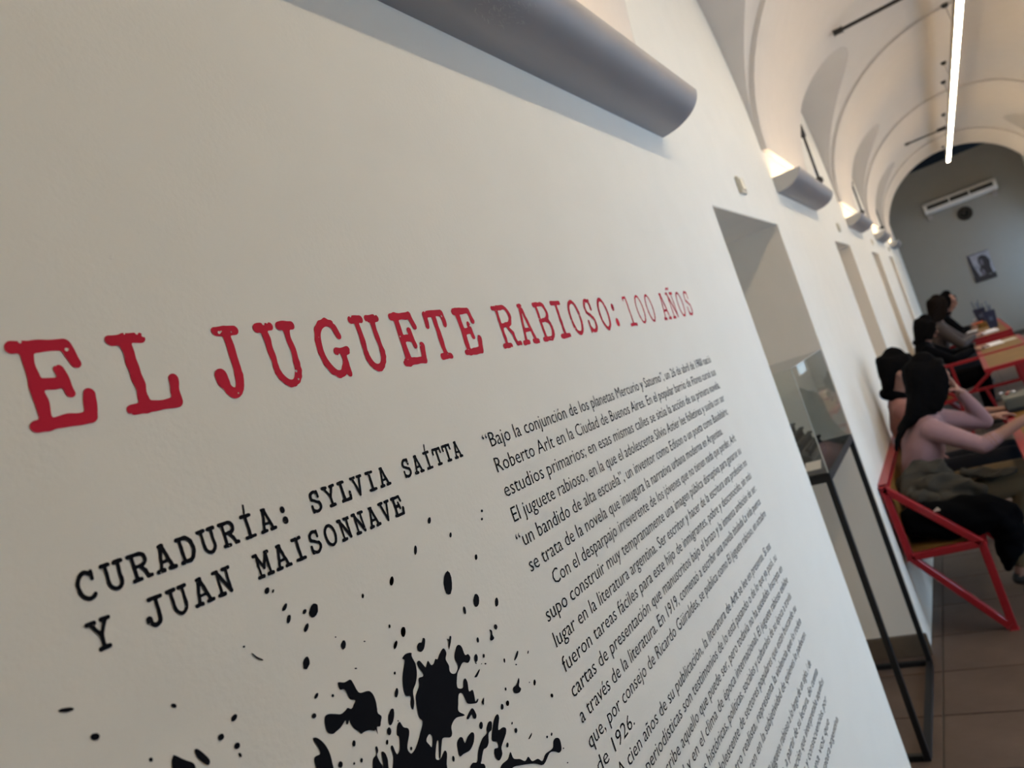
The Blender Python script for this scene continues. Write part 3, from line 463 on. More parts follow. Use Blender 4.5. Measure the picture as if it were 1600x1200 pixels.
def glyph(name, ch, y0, y1, z0, z1, rad, m, parent, seed, cell, rough=1.0, bites=2):
    w, h = y1 - y0, z1 - z0; pad = rad * 2.6
    zt = z1 + (h * .5 if ch in 'ÑÍ' else 0)
    nx = int((w + 2 * pad) / cell) + 2; nz = int((zt - z0 + 2 * pad) / cell) + 2
    X = y0 - pad + cell * np.arange(nx)[None, :]; Z = z0 - pad + cell * np.arange(nz)[:, None]
    X = X + 0 * Z; Z = Z + 0 * X
    nd = noise2(X, Z, 260 / (rad / .0048), seed)
    XX = X + noise2(X, Z, 150 / (rad / .0048), seed + 5) * rad * .20; ZZ = Z + noise2(X, Z, 170 / (rad / .0048), seed + 9) * rad * .20
    D = np.full(X.shape, 1e3); K = 0.35 * rad
    for pts, wf in G[ch]:
        P = [(y0 + a * w, z0 + b * h) for a, b in pts]
        for (ax, az), (bx, bz) in zip(P, P[1:]):
            dx, dz = bx - ax, bz - az; L = dx * dx + dz * dz + 1e-12
            t = np.clip(((XX - ax) * dx + (ZZ - az) * dz) / L, 0, 1)
            d = np.hypot(XX - ax - t * dx, ZZ - az - t * dz) - rad * wf
            hh = np.clip(.5 + .5 * (D - d) / K, 0, 1); D = np.where(D > 900, d, D * (1 - hh) + d * hh - K * hh * (1 - hh))
    D = D + nd * rad * .17 * rough
    r = np.random.RandomState(seed + 3)
    for k in range(bites):         # little missing chips on the outline
        pts, wf = G[ch][r.randint(len(G[ch]))]; i = r.randint(len(pts)); px, pz = y0 + pts[i][0] * w, z0 + pts[i][1] * h
        an = r.uniform(0, 6.28); px += math.cos(an) * rad * .95; pz += math.sin(an) * rad * .95
        D = np.maximum(D, rad * r.uniform(.16, .34) - np.hypot(X - px, Z - pz))
    # marching squares, filled
    verts = []; faces = []; cache = {}
    def gv(i, j):
        k = ('g', i, j)
        if k not in cache: cache[k] = len(verts); verts.append((XV, X[i, j], Z[i, j]))
        return cache[k]
    def ev(a, b):
        k = (a, b) if a < b else (b, a)
        if k not in cache:
            da, db = D[a], D[b]; t = da / (da - db)
            cache[k] = len(verts); verts.append((XV, X[a] + (X[b] - X[a]) * t, Z[a] + (Z[b] - Z[a]) * t))
        return cache[k]
    ins = D < 0
    anyc = ins[:-1, :-1] | ins[1:, :-1] | ins[:-1, 1:] | ins[1:, 1:]
    full = ins[:-1, :-1] & ins[1:, :-1] & ins[:-1, 1:] & ins[1:, 1:]
    for i in range(nz - 1):
        js = np.nonzero(anyc[i])[0]; j = 0
        js = list(js); q = 0
        while q < len(js):
            j = js[q]
            if full[i, j]:
                e_ = j
                while q + 1 < len(js) and js[q + 1] == e_ + 1 and full[i, e_ + 1]: q += 1; e_ += 1
                faces.append([gv(i, c) for c in range(j, e_ + 2)] + [gv(i + 1, c) for c in range(e_ + 1, j - 1, -1)])
            else:
                cs = [(i, j), (i, j + 1), (i + 1, j + 1), (i + 1, j)]; poly = []
                for k in range(4):
                    a, b = cs[k], cs[(k + 1) % 4]
                    if ins[a]: poly.append(gv(*a))
                    if ins[a] != ins[b]: poly.append(ev(a, b))
                if len(poly) > 2: faces.append(poly)
            q += 1
    return pydata(name, verts, faces, m, parent)
TITLE = [('E', .2815, .338), ('L', .352, .411), ('J', .443, .487), ('U', .504, .557), ('G', .574, .627), ('U', .638, .690), ('E', .707, .762), ('T', .774, .824), ('E', .841, .896),
         ('R', .944, 1.003), ('A', 1.006, 1.061), ('B', 1.072, 1.126), ('I', 1.128, 1.188), ('O', 1.192, 1.248), ('S', 1.260, 1.309), ('O', 1.323, 1.378), (':', 1.386, 1.422),
         ('1', 1.458, 1.516), ('0', 1.524, 1.583), ('0', 1.588, 1.645), ('A', 1.688, 1.743), ('Ñ', 1.752, 1.808), ('O', 1.818, 1.872), ('S', 1.884, 1.935)]
ti = empty('wall_title', (XL, 1.1, .094 + H), 'large red distressed typewriter title reading EL JUGUETE RABIOSO: 100 AÑOS', 'wall lettering')
for k, (ch, a, b) in enumerate(TITLE):
    r = .0046 if k < 9 else .0040 if k < 17 else .0034
    w0 = .0015
    adopt(ti, [glyph('letter', ch, a + r, b - r, .0945 + H + r * .9, .1665 + H - r * .9, r, M['red_vinyl'], None, 11 + k * 7, .0010 if k < 4 else .0014, rough=1.5, bites=4)])
cu_ = empty('curator_credit', (XL, .52, -.06 + H), 'black typewriter lettering CURADURÍA: SYLVIA SAÍTTA Y JUAN MAISONNAVE below the red title', 'wall lettering')
l1 = 'CURADURÍA: SYLVIA SAÍTTA'; l2 = 'Y JUAN MAISONNAVE'
def credit(s, ya, yb, z0, z1, seed):
    n = len(s); pitch = (yb - ya + .004) / n
    for i, ch in enumerate(s):
        if ch == ' ': continue
        a = ya + i * pitch + .0012; b = a + pitch - .0030
        r = .00165
        adopt(cu_, [glyph('letter', ch, a + r, b - r * .4, z0 + r, z1 - r, r, M['black_vinyl'], None, seed + i * 3, .00042, rough=.8, bites=1)])
credit(l1, .2775, .7610, -.0285 + H, -.0050 + H, 201)
credit(l2, .2770, .6265, -.0640 + H, -.0400 + H, 301)

sp_ = empty('ink_splatter', (XL, .62, -.30 + H), 'black ink splatter printed on the white wall below the curator names', 'wall print')
for k, P in enumerate(BLOTS):
    if k == 3: continue
    adopt(sp_, [curve_fill('ink_blot', [P] + ([BLOTS[3]] if k == 2 else []), M['black_vinyl'], None, x=XV + k * 0.00001)])
for k, (y, z, ay, az, by, bz) in enumerate(DROPS):
    n = 12; rr = random.Random(k)
    wob = [1 + rr.uniform(-.07, .07) for _ in range(n)]
    v = [(XV, y + (ay * math.cos(6.2832 * q / n) + by * math.sin(6.2832 * q / n)) * wob[q], z + (az * math.cos(6.2832 * q / n) + bz * math.sin(6.2832 * q / n)) * wob[q]) for q in range(n)]
    adopt(sp_, [pydata('ink_drop', v, [tuple(range(n))], M['black_vinyl'])])

LINES = ['“Bajo la conjunción de los planetas Mercurio y Saturno”, un 26 de abril de 1900 nació',
 'Roberto Arlt en la Ciudad de Buenos Aires. En el popular barrio de Flores cursó sus',
 'estudios primarios; en esas mismas calles se sitúa la acción de su primera novela,',
 'El juguete rabioso, en la que el adolescente Silvio Astier lee folletines y sueña con ser',
 '“un bandido de alta escuela”, un inventor como Edison o un poeta como Baudelaire;',
 'se trata de la novela que inaugura la narrativa urbana moderna en Argentina.',
 'Con el desparpajo irreverente de los jóvenes que no tienen nada que perder, Arlt',
 'supo construir muy tempranamente una imagen pública disruptiva para ganarse su',
 'lugar en la literatura argentina. Ser escritor y hacer de la escritura una profesión no',
 'fueron tareas fáciles para este hijo de inmigrantes, pobre y desconocido, sin más',
 'cartas de presentación que manuscritos bajo el brazo y la inmensa ambición de ser.',
 'a través de la literatura. En 1919, comenzó a escribir una novela titulada La vida puerca',
 'que, por consejo de Ricardo Güiraldes, se publica como El juguete rabioso, en octubre',
 'de 1926.',
 'A cien años de su publicación, la literatura de Arlt se lee en presente. Si sus',
 'crónicas periodísticas son testimonios de lo está pasando o de lo que ya pasó, su',
 'literatura describe aquello que puede ser, pero todavía no ha sucedido. Inscripta en',
 'la trama nacional y en el clima de época internacional, El juguete rabioso exhibe',
 'y condensa las tensiones históricas, políticas, sociales y culturales de su época a través',
 'del recorrido vital de un adolescente de sectores populares que están buscando su',
 'lugar en la ciudad. En su registro realista, representa la violencia que lo rodea',
 'y las heridas profundas que producen en la subjetividad de quienes lo padecen.',
 'Muchos lectores han vuelto una y otra vez a El juguete rabioso a lo largo de un siglo, / de',
 'nuevas generaciones de escritores y críticos que, a partir de su lectura, dio cuenta',
 'de una ciudad en plena transformación y de una generación que interpretaba aquellos',
 'cambios, sus promesas y sus fracasos, sus conflictos y consecuencias, por',
 'primera vez en la narrativa de esos años, una voz que',
 'desde entonces abre otros caminos a los lectores de la literatura argentina.']
ENDS = [1.932, 1.936, 1.931, 1.932, 1.922, 1.822, 1.908, 1.916, 1.93, 1.93, 1.935, 1.931, 1.940, .955, 1.886, 1.90, 1.915, 1.93, 1.91, 1.915, 1.92, 1.9235, 1.879, 1.913, 1.9325, 1.906, 1.863, 1.948]
INDENT = {6: .8705, 14: .8705, 22: .8705}
tp = empty('wall_text', (XL, 1.38, -.5 + H), 'long paragraph column of small dark sans lettering on the wall, right of the ink splatter', 'wall lettering')
for n, s in enumerate(LINES):
    z = (-.0296 - .03425 * n) if n < 22 else (-.8065 - .0345 * (n - 22))
    ya = INDENT.get(n, .8255); yb = ENDS[n]
    if s[0] == '“': ya -= .009
    cu = bpy.data.curves.new('t', 'FONT'); cu.body = s; cu.size = .0290; cu.resolution_u = 2; cu.offset = -.00010
    tmp = bpy.data.objects.new('t', cu); COL.objects.link(tmp); dg = bpy.context.evaluated_depsgraph_get()
    me = bpy.data.meshes.new_from_object(tmp.evaluated_get(dg)); bpy.data.objects.remove(tmp)
    xs = [q.co.x for q in me.vertices]; x0, x1 = min(xs), max(xs); k = (yb - ya) / (x1 - x0) if n != 13 else (ENDS[13] - ya) / (x1 - x0)
    sl = -(.003 + .0006 * n) / 1.1
    for q in me.vertices:
        yy = ya + (q.co.x - x0) * k; q.co = Vector((XV, yy, z + H + q.co.y + sl * (yy - ya)))
    me.materials.clear(); me.name = 'text_line'
    o = finish('text_line', me, M['text_vinyl']); o['kind'] = 'stuff'; adopt(tp, [o])

# ================================================================ DISPLAY CASE IN THE FIRST DOORWAY
def Hh(p): return (p[0], p[1], p[2] + H)
X1, X0c, Ya, Yb = -.538, -.955, 2.84, 3.615
FT = .022
ZT = -.555 + H
st = empty('display_stand', ((X0c + X1) / 2, (Ya + Yb) / 2, 0), 'thin black square-tube metal stand carrying the glass case in the first doorway', 'display stand')
parts = []
for x in (X1 - FT / 2, X0c + FT / 2):
    for y in (Ya + FT / 2, Yb - FT / 2): parts.append(bar('leg', (x, y, 0.0), (x, y, ZT - .03), FT, M['blackmetal'], bev=.002))
for z, nm in ((FT / 2, 'floor_rail'),):
    for x in (X1 - FT / 2, X0c + FT / 2): parts.append(bar(nm, (x, Ya + FT, z), (x, Yb - FT, z), FT, M['blackmetal'], bev=.002))
    for y in (Ya + FT / 2, Yb - FT / 2): parts.append(bar(nm, (X0c + FT, y, z), (X1 - FT, y, z), FT, M['blackmetal'], bev=.002))
bm = bmesh.new()
addbox(bm, (X0c, Ya, ZT - .034), (X1, Yb, ZT - .004), .002)
parts.append(bmobj('tray', bm, M['blackmetal'])); adopt(st, parts)
ZG = -.165 + H
gc = empty('glass_case', ((X0c + X1) / 2, (Ya + Yb) / 2, ZT), 'clear glass box on the black stand, reflecting the seated people', 'glass case')
g = .005
parts = [box('pane', (X1 - g - .002, Ya + .002, ZT), (X1 - .002, Yb - .002, ZG), M['glass']),
         box('pane', (X0c + .002, Ya + .002, ZT), (X0c + .002 + g, Yb - .002, ZG), M['glass']),
         box('pane', (X0c + .008, Ya + .002, ZT), (X1 - .008, Ya + .002 + g, ZG), M['glass']),
         box('pane', (X0c + .008, Yb - .002 - g, ZT), (X1 - .008, Yb - .002, ZG), M['glass']),
         box('top_pane', (X0c + .002, Ya + .002, ZG + .0005), (X1 - .002, Yb - .002, ZG + g), M['glass'])]
M['edgehl'] = mat('painted_edge_highlight', (.55, .58, .56), .3)  # pale colour for thin strips that paint the bright highlight along the pane edges
parts += [box('edge_highlight', (X1 - .0065, Ya + .0012, ZT), (X1 - .0015, Ya + .0032, ZG), M['edgehl']), box('edge_highlight', (X1 - .0065, Ya + .0035, ZG + g + .0002), (X1 - .0015, Yb - .004, ZG + g + .0012), M['edgehl'])]
adopt(gc, parts)
M['tw'] = mat('typewriter_black', (0.012, 0.013, 0.010), 0.6, spec=.2, bump=.03, bscale=120)
M['twkey'] = mat('typewriter_keys', (0.014, 0.014, 0.011), 0.6, spec=.2)
M['twmetal'] = mat('worn_nickel', (0.16, 0.155, 0.14), 0.4, metal=.8)
tw = empty('typewriter', (-.74, 3.13, ZT), 'old dark typewriter with stepped rows of keys inside the glass case', 'typewriter')
Yt0, Yt1 = 2.96, 3.32
z0 = ZT + .001
v = []; prof = [(-.600, z0), (-.600, z0 + .035), (-.635, z0 + .060), (-.72, z0 + .115), (-.745, z0 + .165), (-.86, z0 + .175), (-.90, z0 + .13), (-.905, z0)]
bm = bmesh.new(); A = [bm.verts.new((x, Yt0, z)) for x, z in prof]; B = [bm.verts.new((x, Yt1, z)) for x, z in prof]
bm.faces.new(A); bm.faces.new(B[::-1])
for k in range(len(prof)): bm.faces.new((A[k], A[(k + 1) % 8], B[(k + 1) % 8], B[k]))
bmesh.ops.bevel(bm, geom=bm.edges[:], offset=.006, segments=2, affect='EDGES')
parts = [bmobj('body', bm, M['tw'])]
for r_ in range(4):
    bx = -.612 - r_ * .028; bz = z0 + .070 + r_ * .024
    bm = bmesh.new()
    addtube(bm, [(bx - .06, Yt0 + .03, bz - .02), (bx - .06, Yt1 - .03, bz - .02)], .003, 6)
    parts.append(bmobj('key_lever_bar', bm, M['twmetal']))
    for k in range(10):
        yy = Yt0 + .035 + k * .031 + r_ * .006
        kk = tube('key', [(bx, yy, bz - .028), (bx, yy, bz - .004), (bx, yy, bz - .004), (bx, yy, bz + .004)], [.003, .003, .0105, .0105], M['twkey'], n=8)
        parts.append(kk)
parts.append(tube('platen', [(-.80, Yt0 - .03, z0 + .195), (-.80, Yt1 + .03, z0 + .195)], .022, M['tw'], n=18))
for yy in (Yt0 - .035, Yt1 + .035): parts.append(tube('platen_knob', [(-.80, yy - .012, z0 + .195), (-.80, yy + .012, z0 + .195)], .027, M['twmetal'], n=18))
parts.append(box('carriage', (-.835, Yt0 - .02, z0 + .165), (-.765, Yt1 + .02, z0 + .183), M['twmetal'], bev=.003))
parts.append(tube('return_lever', [(-.79, Yt0 - .03, z0 + .20), (-.75, Yt0 - .045, z0 + .235), (-.68, Yt0 - .05, z0 + .225)], .004, M['twmetal'], n=8))
adopt(tw, parts)
M['card'] = mat('label_card', (0.74, 0.66, 0.60), 0.5); M['acryl'] = mat('label_foot', (0.10, 0.11, 0.13), 0.2, coat=.5)
lb = empty('caption_block', (-.57, 2.88, ZT), 'small slanted pale caption block at the front corner inside the glass case', 'label')
bm = bmesh.new()
A = [(-.62, 2.853), (-.548, 2.853), (-.548, 2.905), (-.62, 2.905)]
lo = [bm.verts.new((x, y, ZT + .0005)) for x, y in A]; hi = [bm.verts.new((x, y, ZT + (.016 if y < 2.87 else .040))) for x, y in A]
bm.faces.new(lo[::-1]); bm.faces.new(hi)
for k in range(4): bm.faces.new((lo[k], lo[(k + 1) % 4], hi[(k + 1) % 4], hi[k]))
o1 = bmobj('block', bm, M['acryl'])
o2 = pydata('card', [(-.618, 2.855, ZT + .0175), (-.562, 2.855, ZT + .0175), (-.562, 2.903, ZT + .0402), (-.618, 2.903, ZT + .0402)], [(0, 1, 2, 3)], M['card'])
adopt(lb, [o1, o2])

# ================================================================ END WALL FITTINGS
YW = YE
def X(p): return p
ac = empty('air_conditioner', (.71, YW, 1.12 + H), 'long white split air conditioner mounted high on the grey end wall', 'air conditioner')
M['acw'] = mat('aircon_white', (0.62, 0.62, 0.61), 0.4); M['slot'] = mat('aircon_slot', (0.01, 0.01, 0.01), 0.6)
bm = bmesh.new(); prof = [(0, 1.345), (-.16, 1.345), (-.205, 1.31), (-.215, 1.20), (-.17, 1.135), (0, 1.125)]
A = [bm.verts.new((.09, YW + d, z + H)) for d, z in prof]; B = [bm.verts.new((1.34, YW + d, z + H)) for d, z in prof]
bm.faces.new(A); bm.faces.new(B[::-1])
for k in range(6): bm.faces.new((A[k], A[(k + 1) % 6], B[(k + 1) % 6], B[k]))
bmesh.ops.bevel(bm, geom=bm.edges[:], offset=.012, segments=2, affect='EDGES')
parts = [bmobj('casing', bm, M['acw'])]
for a, b in ((.15, .53), (.55, .87), (.89, 1.28)):
    parts.append(box('air_slot', (a, YW - .222, 1.205 + H), (b, YW - .200, 1.285 + H), M['slot'], bev=.003))
parts.append(box('flap', (.16, YW - .205, 1.148 + H), (1.27, YW - .180, 1.185 + H), M['acw'], bev=.004))
for x in (.15, 1.27): parts.append(box('wall_bracket', (x - .04, YW - .10, 1.02 + H), (x + .04, YW, 1.13 + H), M['lampbody'], bev=.01))
adopt(ac, parts)
M['clk'] = mat('clock_face', (0.014, 0.012, 0.010), 0.8, spec=.1, vary=.5, vscale=18); M['clkm'] = mat('clock_marks', (0.08, 0.07, 0.055), 0.7)
ck = empty('wall_clock', (.70, YW, .88 + H), 'dark round wall clock below the air conditioner', 'clock')
def disc(name, c, r, d0, d1, m, n=32):
    bm = bmesh.new(); addtube(bm, [(c[0], YW - d0, c[1]), (c[0], YW - d1, c[1])], r, n); return bmobj(name, bm, m)
cc = (.71, .905 + H)
parts = [disc('case', cc, .135, 0, .035, M['darkmetal']), disc('dial', cc, .118, .035, .038, M['clk'])]
for k in range(12):
    a = k * math.pi / 6; p = (cc[0] + .10 * math.sin(a), YW - .041, cc[1] + .10 * math.cos(a)); q = (cc[0] + .075 * math.sin(a), YW - .041, cc[1] + .075 * math.cos(a))
    parts.append(bar('hour_mark', p, q, .012, M['clkm'], h=.003, bev=0))
parts += [bar('hour_hand', (cc[0], YW - .045, cc[1]), (cc[0] - .045, YW - .045, cc[1] + .03), .009, M['clkm'], h=.002, bev=0), bar('minute_hand', (cc[0], YW - .047, cc[1]), (cc[0] + .02, YW - .047, cc[1] + .08), .006, M['clkm'], h=.002, bev=0)]
adopt(ck, parts)
r = empty('small_sign', (.68, YW, .50 + H), 'small pale plate on the end wall between the clock and the photograph', 'plate')
adopt(r, [box('plate', (.63, YW - .01, .49 + H), (.735, YW, .555 + H), mat('plate_grey', (.24, .235, .22), .5), bev=.002)])
M['phl'] = mat('print_light_grey', (.24, .24, .28), .5, vary=.25, vscale=7); M['phd'] = mat('print_black', (.010, .009, .014), .5); M['phm'] = mat('print_mid_grey', (.11, .10, .13), .5, vary=.3, vscale=20)
ph = empty('photo_print', (.67, YW, -.16 + H), 'unframed black and white portrait print on the grey end wall', 'picture')
x0, x1, za, zb = .485, .857, -.445 + H, .115 + H
def PQ(pts): return [(x0 + (x1 - x0) * a, YW - .013, za + (zb - za) * b) for a, b in pts]
parts = [box('print', (x0, YW - .012, za), (x1, YW, zb), M['phl'])]
k_ = 0
for pts, m in (([(0, 0), (1, 0), (1, .20), (.75, .16), (.5, .24), (.25, .16), (0, .2)], 'phd'), ([(.42, .2), (.90, .18), (.86, .42), (.92, .62), (.84, .80), (.66, .88), (.48, .84), (.40, .68), (.46, .52), (.36, .40)], 'phd'),
               ([(.02, .18), (.02, .96), (.12, .96), (.16, .6), (.30, .16)], 'phd'), ([(.50, .56), (.60, .52), (.64, .68), (.58, .76), (.50, .72)], 'phm'), ([(.40, .18), (.58, .2), (.56, .36), (.46, .42)], 'phm'), ([(0, .94), (1, .97), (1, 1), (0, 1)], 'phm')):
    P = [(a, y - .0004 * (k_ + 1), b) for a, y, b in PQ(pts)]; k_ += 1
    parts.append(pydata('tone_patch', P, [tuple(range(len(P)))], M[m]))
adopt(ph, parts)

# ================================================================ BENCHES AND TABLES
BW = .034
def make_bench(y0, y1):
    r = empty('bench', (-.37, (y0 + y1) / 2, 0), 'x', 'bench', 'red tube benches along the left wall')
    parts = []
    Bp, Cp, Dp, Ep = (-.528, -.892), (-.515, -1.235), (-.212, -1.222), (-.207, -1.612)
    for s, y in ((1, y0 + BW / 2), (-1, y1 - BW / 2)):
        def P(q, dz=0): return (q[0], y, q[1] + H + dz)
        parts += [bar('arm_rail', P(Bp), P(Dp), BW, M['redmetal'], bev=.004), bar('back_post', P(Bp, .010), P(Cp, -.012), BW, M['redmetal'], bev=.004), bar('seat_rail', P(Cp), P(Dp), BW, M['redmetal'], bev=.004),
                  bar('leg', P(Dp, .01), P(Ep, -.018), BW, M['redmetal'], bev=.004), bar('brace', P(Cp), P((Ep[0] - .012, Ep[1])), BW, M['redmetal'], bev=.004)]
    for nm, q in (('top_rail', Bp), ('rear_rail', Cp), ('front_rail', Dp)):
        parts.append(bar(nm, (q[0], y0 + BW, q[1] + H), (q[0], y1 - BW, q[1] + H), BW, M['redmetal'], bev=.004))
    parts.append(bar('seat', (-.365, y0 + BW, -1.212 + H), (-.365, y1 - BW, -1.212 + H), .30, M['ply'], h=.016, bev=.002, ref=(0, 0, 1)))
    bm = bmesh.new(); addbox(bm, (-.520, y0 + BW, -1.20 + H), (-.505, y1 - BW, -.912 + H), .002); parts.append(bmobj('backrest', bm, M['ply']))
    adopt(r, parts); return r
b1 = make_bench(3.862, 5.235); b1['label'] = 'red metal and ply bench nearest the camera, loaded with coats'
for dy, lab in ((4.47, 'red metal bench under the person in black'), (5.95, 'red metal bench under the person in the taupe jumper'), (7.42, 'farthest red metal bench by the left wall')):
    c = copy_tree(b1); c.location.y += dy; c['label'] = lab
TX0, TX1 = .052, .47
def make_table(y0, y1, fy, name_lab, top='plytop', frames=(1,)):
    r = empty('table', ((TX0 + TX1) / 2, (y0 + y1) / 2, 0), name_lab, 'table', 'narrow red framed tables')
    parts = []; w = .040; zt = -.880 + H
    parts.append(box('tabletop', (TX0 + w, y0 + w, zt - .022), (TX1 - w, y1 - w, zt - .001), M[top]))
    for a, b in (((TX0, y0), (TX0 + w, y1)), ((TX1 - w, y0), (TX1, y1)), ((TX0 + w, y0), (TX1 - w, y0 + w)), ((TX0 + w, y1 - w), (TX1 - w, y1))):
        parts.append(box('edge_rail', (a[0], a[1], zt - .036), (b[0], b[1], zt), M['redmetal'], bev=.003))
    for y in fy:
        t = .028
        parts += [bar('cross_bar', (-.285, y, zt - .02), (TX0, y, zt - .02), t, M['redmetal']), bar('post', (-.192, y, zt - .03), (-.185, y, -1.19 + H), t, M['redmetal']),
                  bar('brace', (.30, y, zt - .04), (-.09, y, -1.195 + H), t, M['redmetal']), bar('lower_rail', (-.185, y, -1.20 + H), (TX1 - .02, y, -1.20 + H), t, M['redmetal']),
                  bar('post', (.315, y, zt - .03), (.315, y, -1.19 + H), t, M['redmetal']), bar('leg', (TX1 - .02, y, zt - .03), (TX1 - .02, y, 0), t, M['redmetal']), bar('leg', (.02, y, -1.20 + H), (.09, y, 0.0), t, M['redmetal'])]
    adopt(r, parts); return r
tA = make_table(3.72, 5.245, (5.225,), 'red edged table nearest the camera, under the elbow in the pink sleeve', 'ply')
for x in (.075, TX1 - .02): adopt(tA, [bar('leg', (x, 3.745, -.91 + H), (x, 3.745, 0), .028, M['redmetal'])])
tB = make_table(7.25, 8.28, (), 'empty pale ply table in front of the writing person in black')
for y in (7.29, 8.24):
    ps = [bar('leg', (TX1 - .02, y, -.91 + H), (TX1 - .02, y, 0), .028, M['redmetal']), bar('leg', (.30, y, -.91 + H), (.36, y, 0), .028, M['redmetal']), bar('lower_rail', (.30, y, -1.05 + H), (TX1, y, -1.05 + H), .024, M['redmetal'])]
    adopt(tB, ps)
tC = make_table(8.40, 9.42, (8.42,), 'red framed table with white papers beside the person in black')
tD = make_table(10.30, 12.50, (10.36,), 'farthest red table crowded with blue holders and papers')
adopt(tD, [box('apron', (TX0 + .03, 10.30, -.99 + H), (TX1, 10.33, -.918 + H), M['redmetal'], bev=.004)])

# things on the tables
M['paper'] = mat('paper', (.70, .68, .70), .6); M['paper2'] = mat('cream_paper', (.50, .45, .36), .6)
def slab(name, c, sx, sy, h, rz, m, label, cat, group=None, base=-.880):
    o = box(name, (-sx / 2, -sy / 2, 0), (sx / 2, sy / 2, h), m, bev=min(.003, h * .3)); o.location = (c[0], c[1], base + H); o.rotation_euler = (0, 0, R_(rz)); tag(o, label, cat, group); return o
M['greyg'] = mat('grey_green_cloth', (.070, .070, .055), .7, bump=.05, bscale=90); M['blackp'] = mat('black_plastic', (.012, .012, .013), .4)
M['orange'] = mat('orange_card', (.45, .07, .02), .5); M['navy'] = mat('navy_fabric', (.010, .014, .040), .55); M['bluegrey'] = mat('blue_grey', (.06, .08, .13), .5)
lp = empty('laptop', (.22, 5.05, -.88 + H), 'grey-green closed laptop case at the far end of the nearest table', 'laptop case')
adopt(lp, [box('base', (.075, 4.98, -.879 + H), (.40, 5.20, -.862 + H), M['blackp'], bev=.004), box('lid', (.070, 4.97, -.862 + H), (.405, 5.21, -.800 + H), M['greyg'], bev=.008)])
kc = empty('key_charm', (.05, 5.21, -.88 + H), 'tiny white and red trinkets beside the grey-green case', 'key charm')
kp = []
for k, (dx, dy, dz, m) in enumerate(((.0, 0, .075, 'paper'), (.035, .0, .072, 'orange'), (.06, .01, .066, 'paper'), (.025, -.02, .064, 'redmetal'))):
    bm = bmesh.new(); bmesh.ops.create_icosphere(bm, subdivisions=2, radius=.011); 
    for vv in bm.verts: vv.co = Vector((.075 + dx + vv.co.x, 5.17 + dy + vv.co.y * .8, -.862 + H + dz + vv.co.z * .7))
    kp.append(bmobj('bead', bm, M[m], smooth=True))
kp.append(tube('ring', [(.08, 5.165, -.80 + H + .012), (.11, 5.16, -.80 + H + .010), (.135, 5.17, -.80 + H + .008)], .003, M['steel'], n=6)); adopt(kc, kp)
ph_ = slab('phone', (.165, 4.22), .075, .15, .010, 8, M['blackp'], 'black phone lying by the hand of the person in pink', 'phone')
slab('notebook', (.20, 4.55), .15, .20, .012, -6, M['blackp'], 'dark notebook on the nearest table behind the phone', 'notebook')
slab('paper_sheet', (.185, 9.10), .23, .34, .006, 4, M['paper'], 'white paper pad in front of the person in black', 'paper')
slab('paper_sheet', (.36, 9.08), .11, .16, .004, 10, M['paper2'], 'small cream sheet right of the white paper pad', 'paper')
slab('paper_stack', (.21, 10.68), .26, .32, .018, 5, M['paper'], 'white stack of papers at the near end of the farthest table', 'paper')
slab('paper_sheet', (.10, 11.50), .12, .20, .008, -8, M['paper'], 'white sheets by the arm of the person in taupe', 'paper')
slab('orange_box', (.20, 12.15), .14, .16, .05, 0, M['orange'], 'orange box at the far end of the farthest table', 'box')
slab('brown_pouch', (.26, 11.75), .13, .10, .06, 20, M['ply'], 'tan brown box between the blue holders and papers', 'box')
slab('white_cup', (.20, 12.40), .06, .06, .09, 0, M['paper'], 'small white box behind the orange box', 'box')
def holder(c, label, s, seed):
    r = empty('document_holder', (c[0], c[1], -.88 + H), label, 'holder', 'dark blue holders on the farthest table')
    bm = bmesh.new(); P0 = [(-.06, -.05), (.06, -.05), (.06, .05), (-.06, .05)]
    lo = [bm.verts.new((c[0] + a * .75, c[1] + b * .75, -.88 + H)) for a, b in P0]; hi = [bm.verts.new((c[0] + a * s, c[1] + b * s, -.66 + H)) for a, b in P0]
    inn = [bm.verts.new((c[0] + a * s * .9, c[1] + b * s * .9, -.66 + H)) for a, b in P0]; lo2 = [bm.verts.new((c[0] + a * .6, c[1] + b * .6, -.86 + H)) for a, b in P0]
    bm.faces.new(lo[::-1]); bm.faces.new(lo2)
    for k in range(4):
        q = (k + 1) % 4; bm.faces.new((lo[k], lo[q], hi[q], hi[k])); bm.faces.new((hi[k], hi[q], inn[q], inn[k])); bm.faces.new((inn[k], inn[q], lo2[q], lo2[k]))
    parts = [bmobj('body', bm, M['navy'])]
    rr = random.Random(seed)
    for k in range(5):
        a = rr.uniform(-.04, .04); b = rr.uniform(-.03, .03); t = rr.uniform(-.03, .03)
        parts.append(tube('rolled_sheet', [(c[0] + a * .5, c[1] + b, -.85 + H), (c[0] + a + t, c[1] + b, -.58 + H + rr.uniform(-.03, .05))], [.010, .006], M['bluegrey' if k % 2 else 'navy'], n=8))
    parts.append(bar('front_tag', (c[0] - .02, c[1] - .057, -.76 + H), (c[0] + .02, c[1] - .057, -.76 + H), .05, M['bluegrey'], h=.004, bev=.001))
    adopt(r, parts)
holder((.335, 11.15), 'dark blue tapered holder nearer to the camera, right of its twin', 1.15, 2)
holder((.27, 12.75 - .45), 'dark blue tapered holder standing behind left of its twin', 1.25, 5)

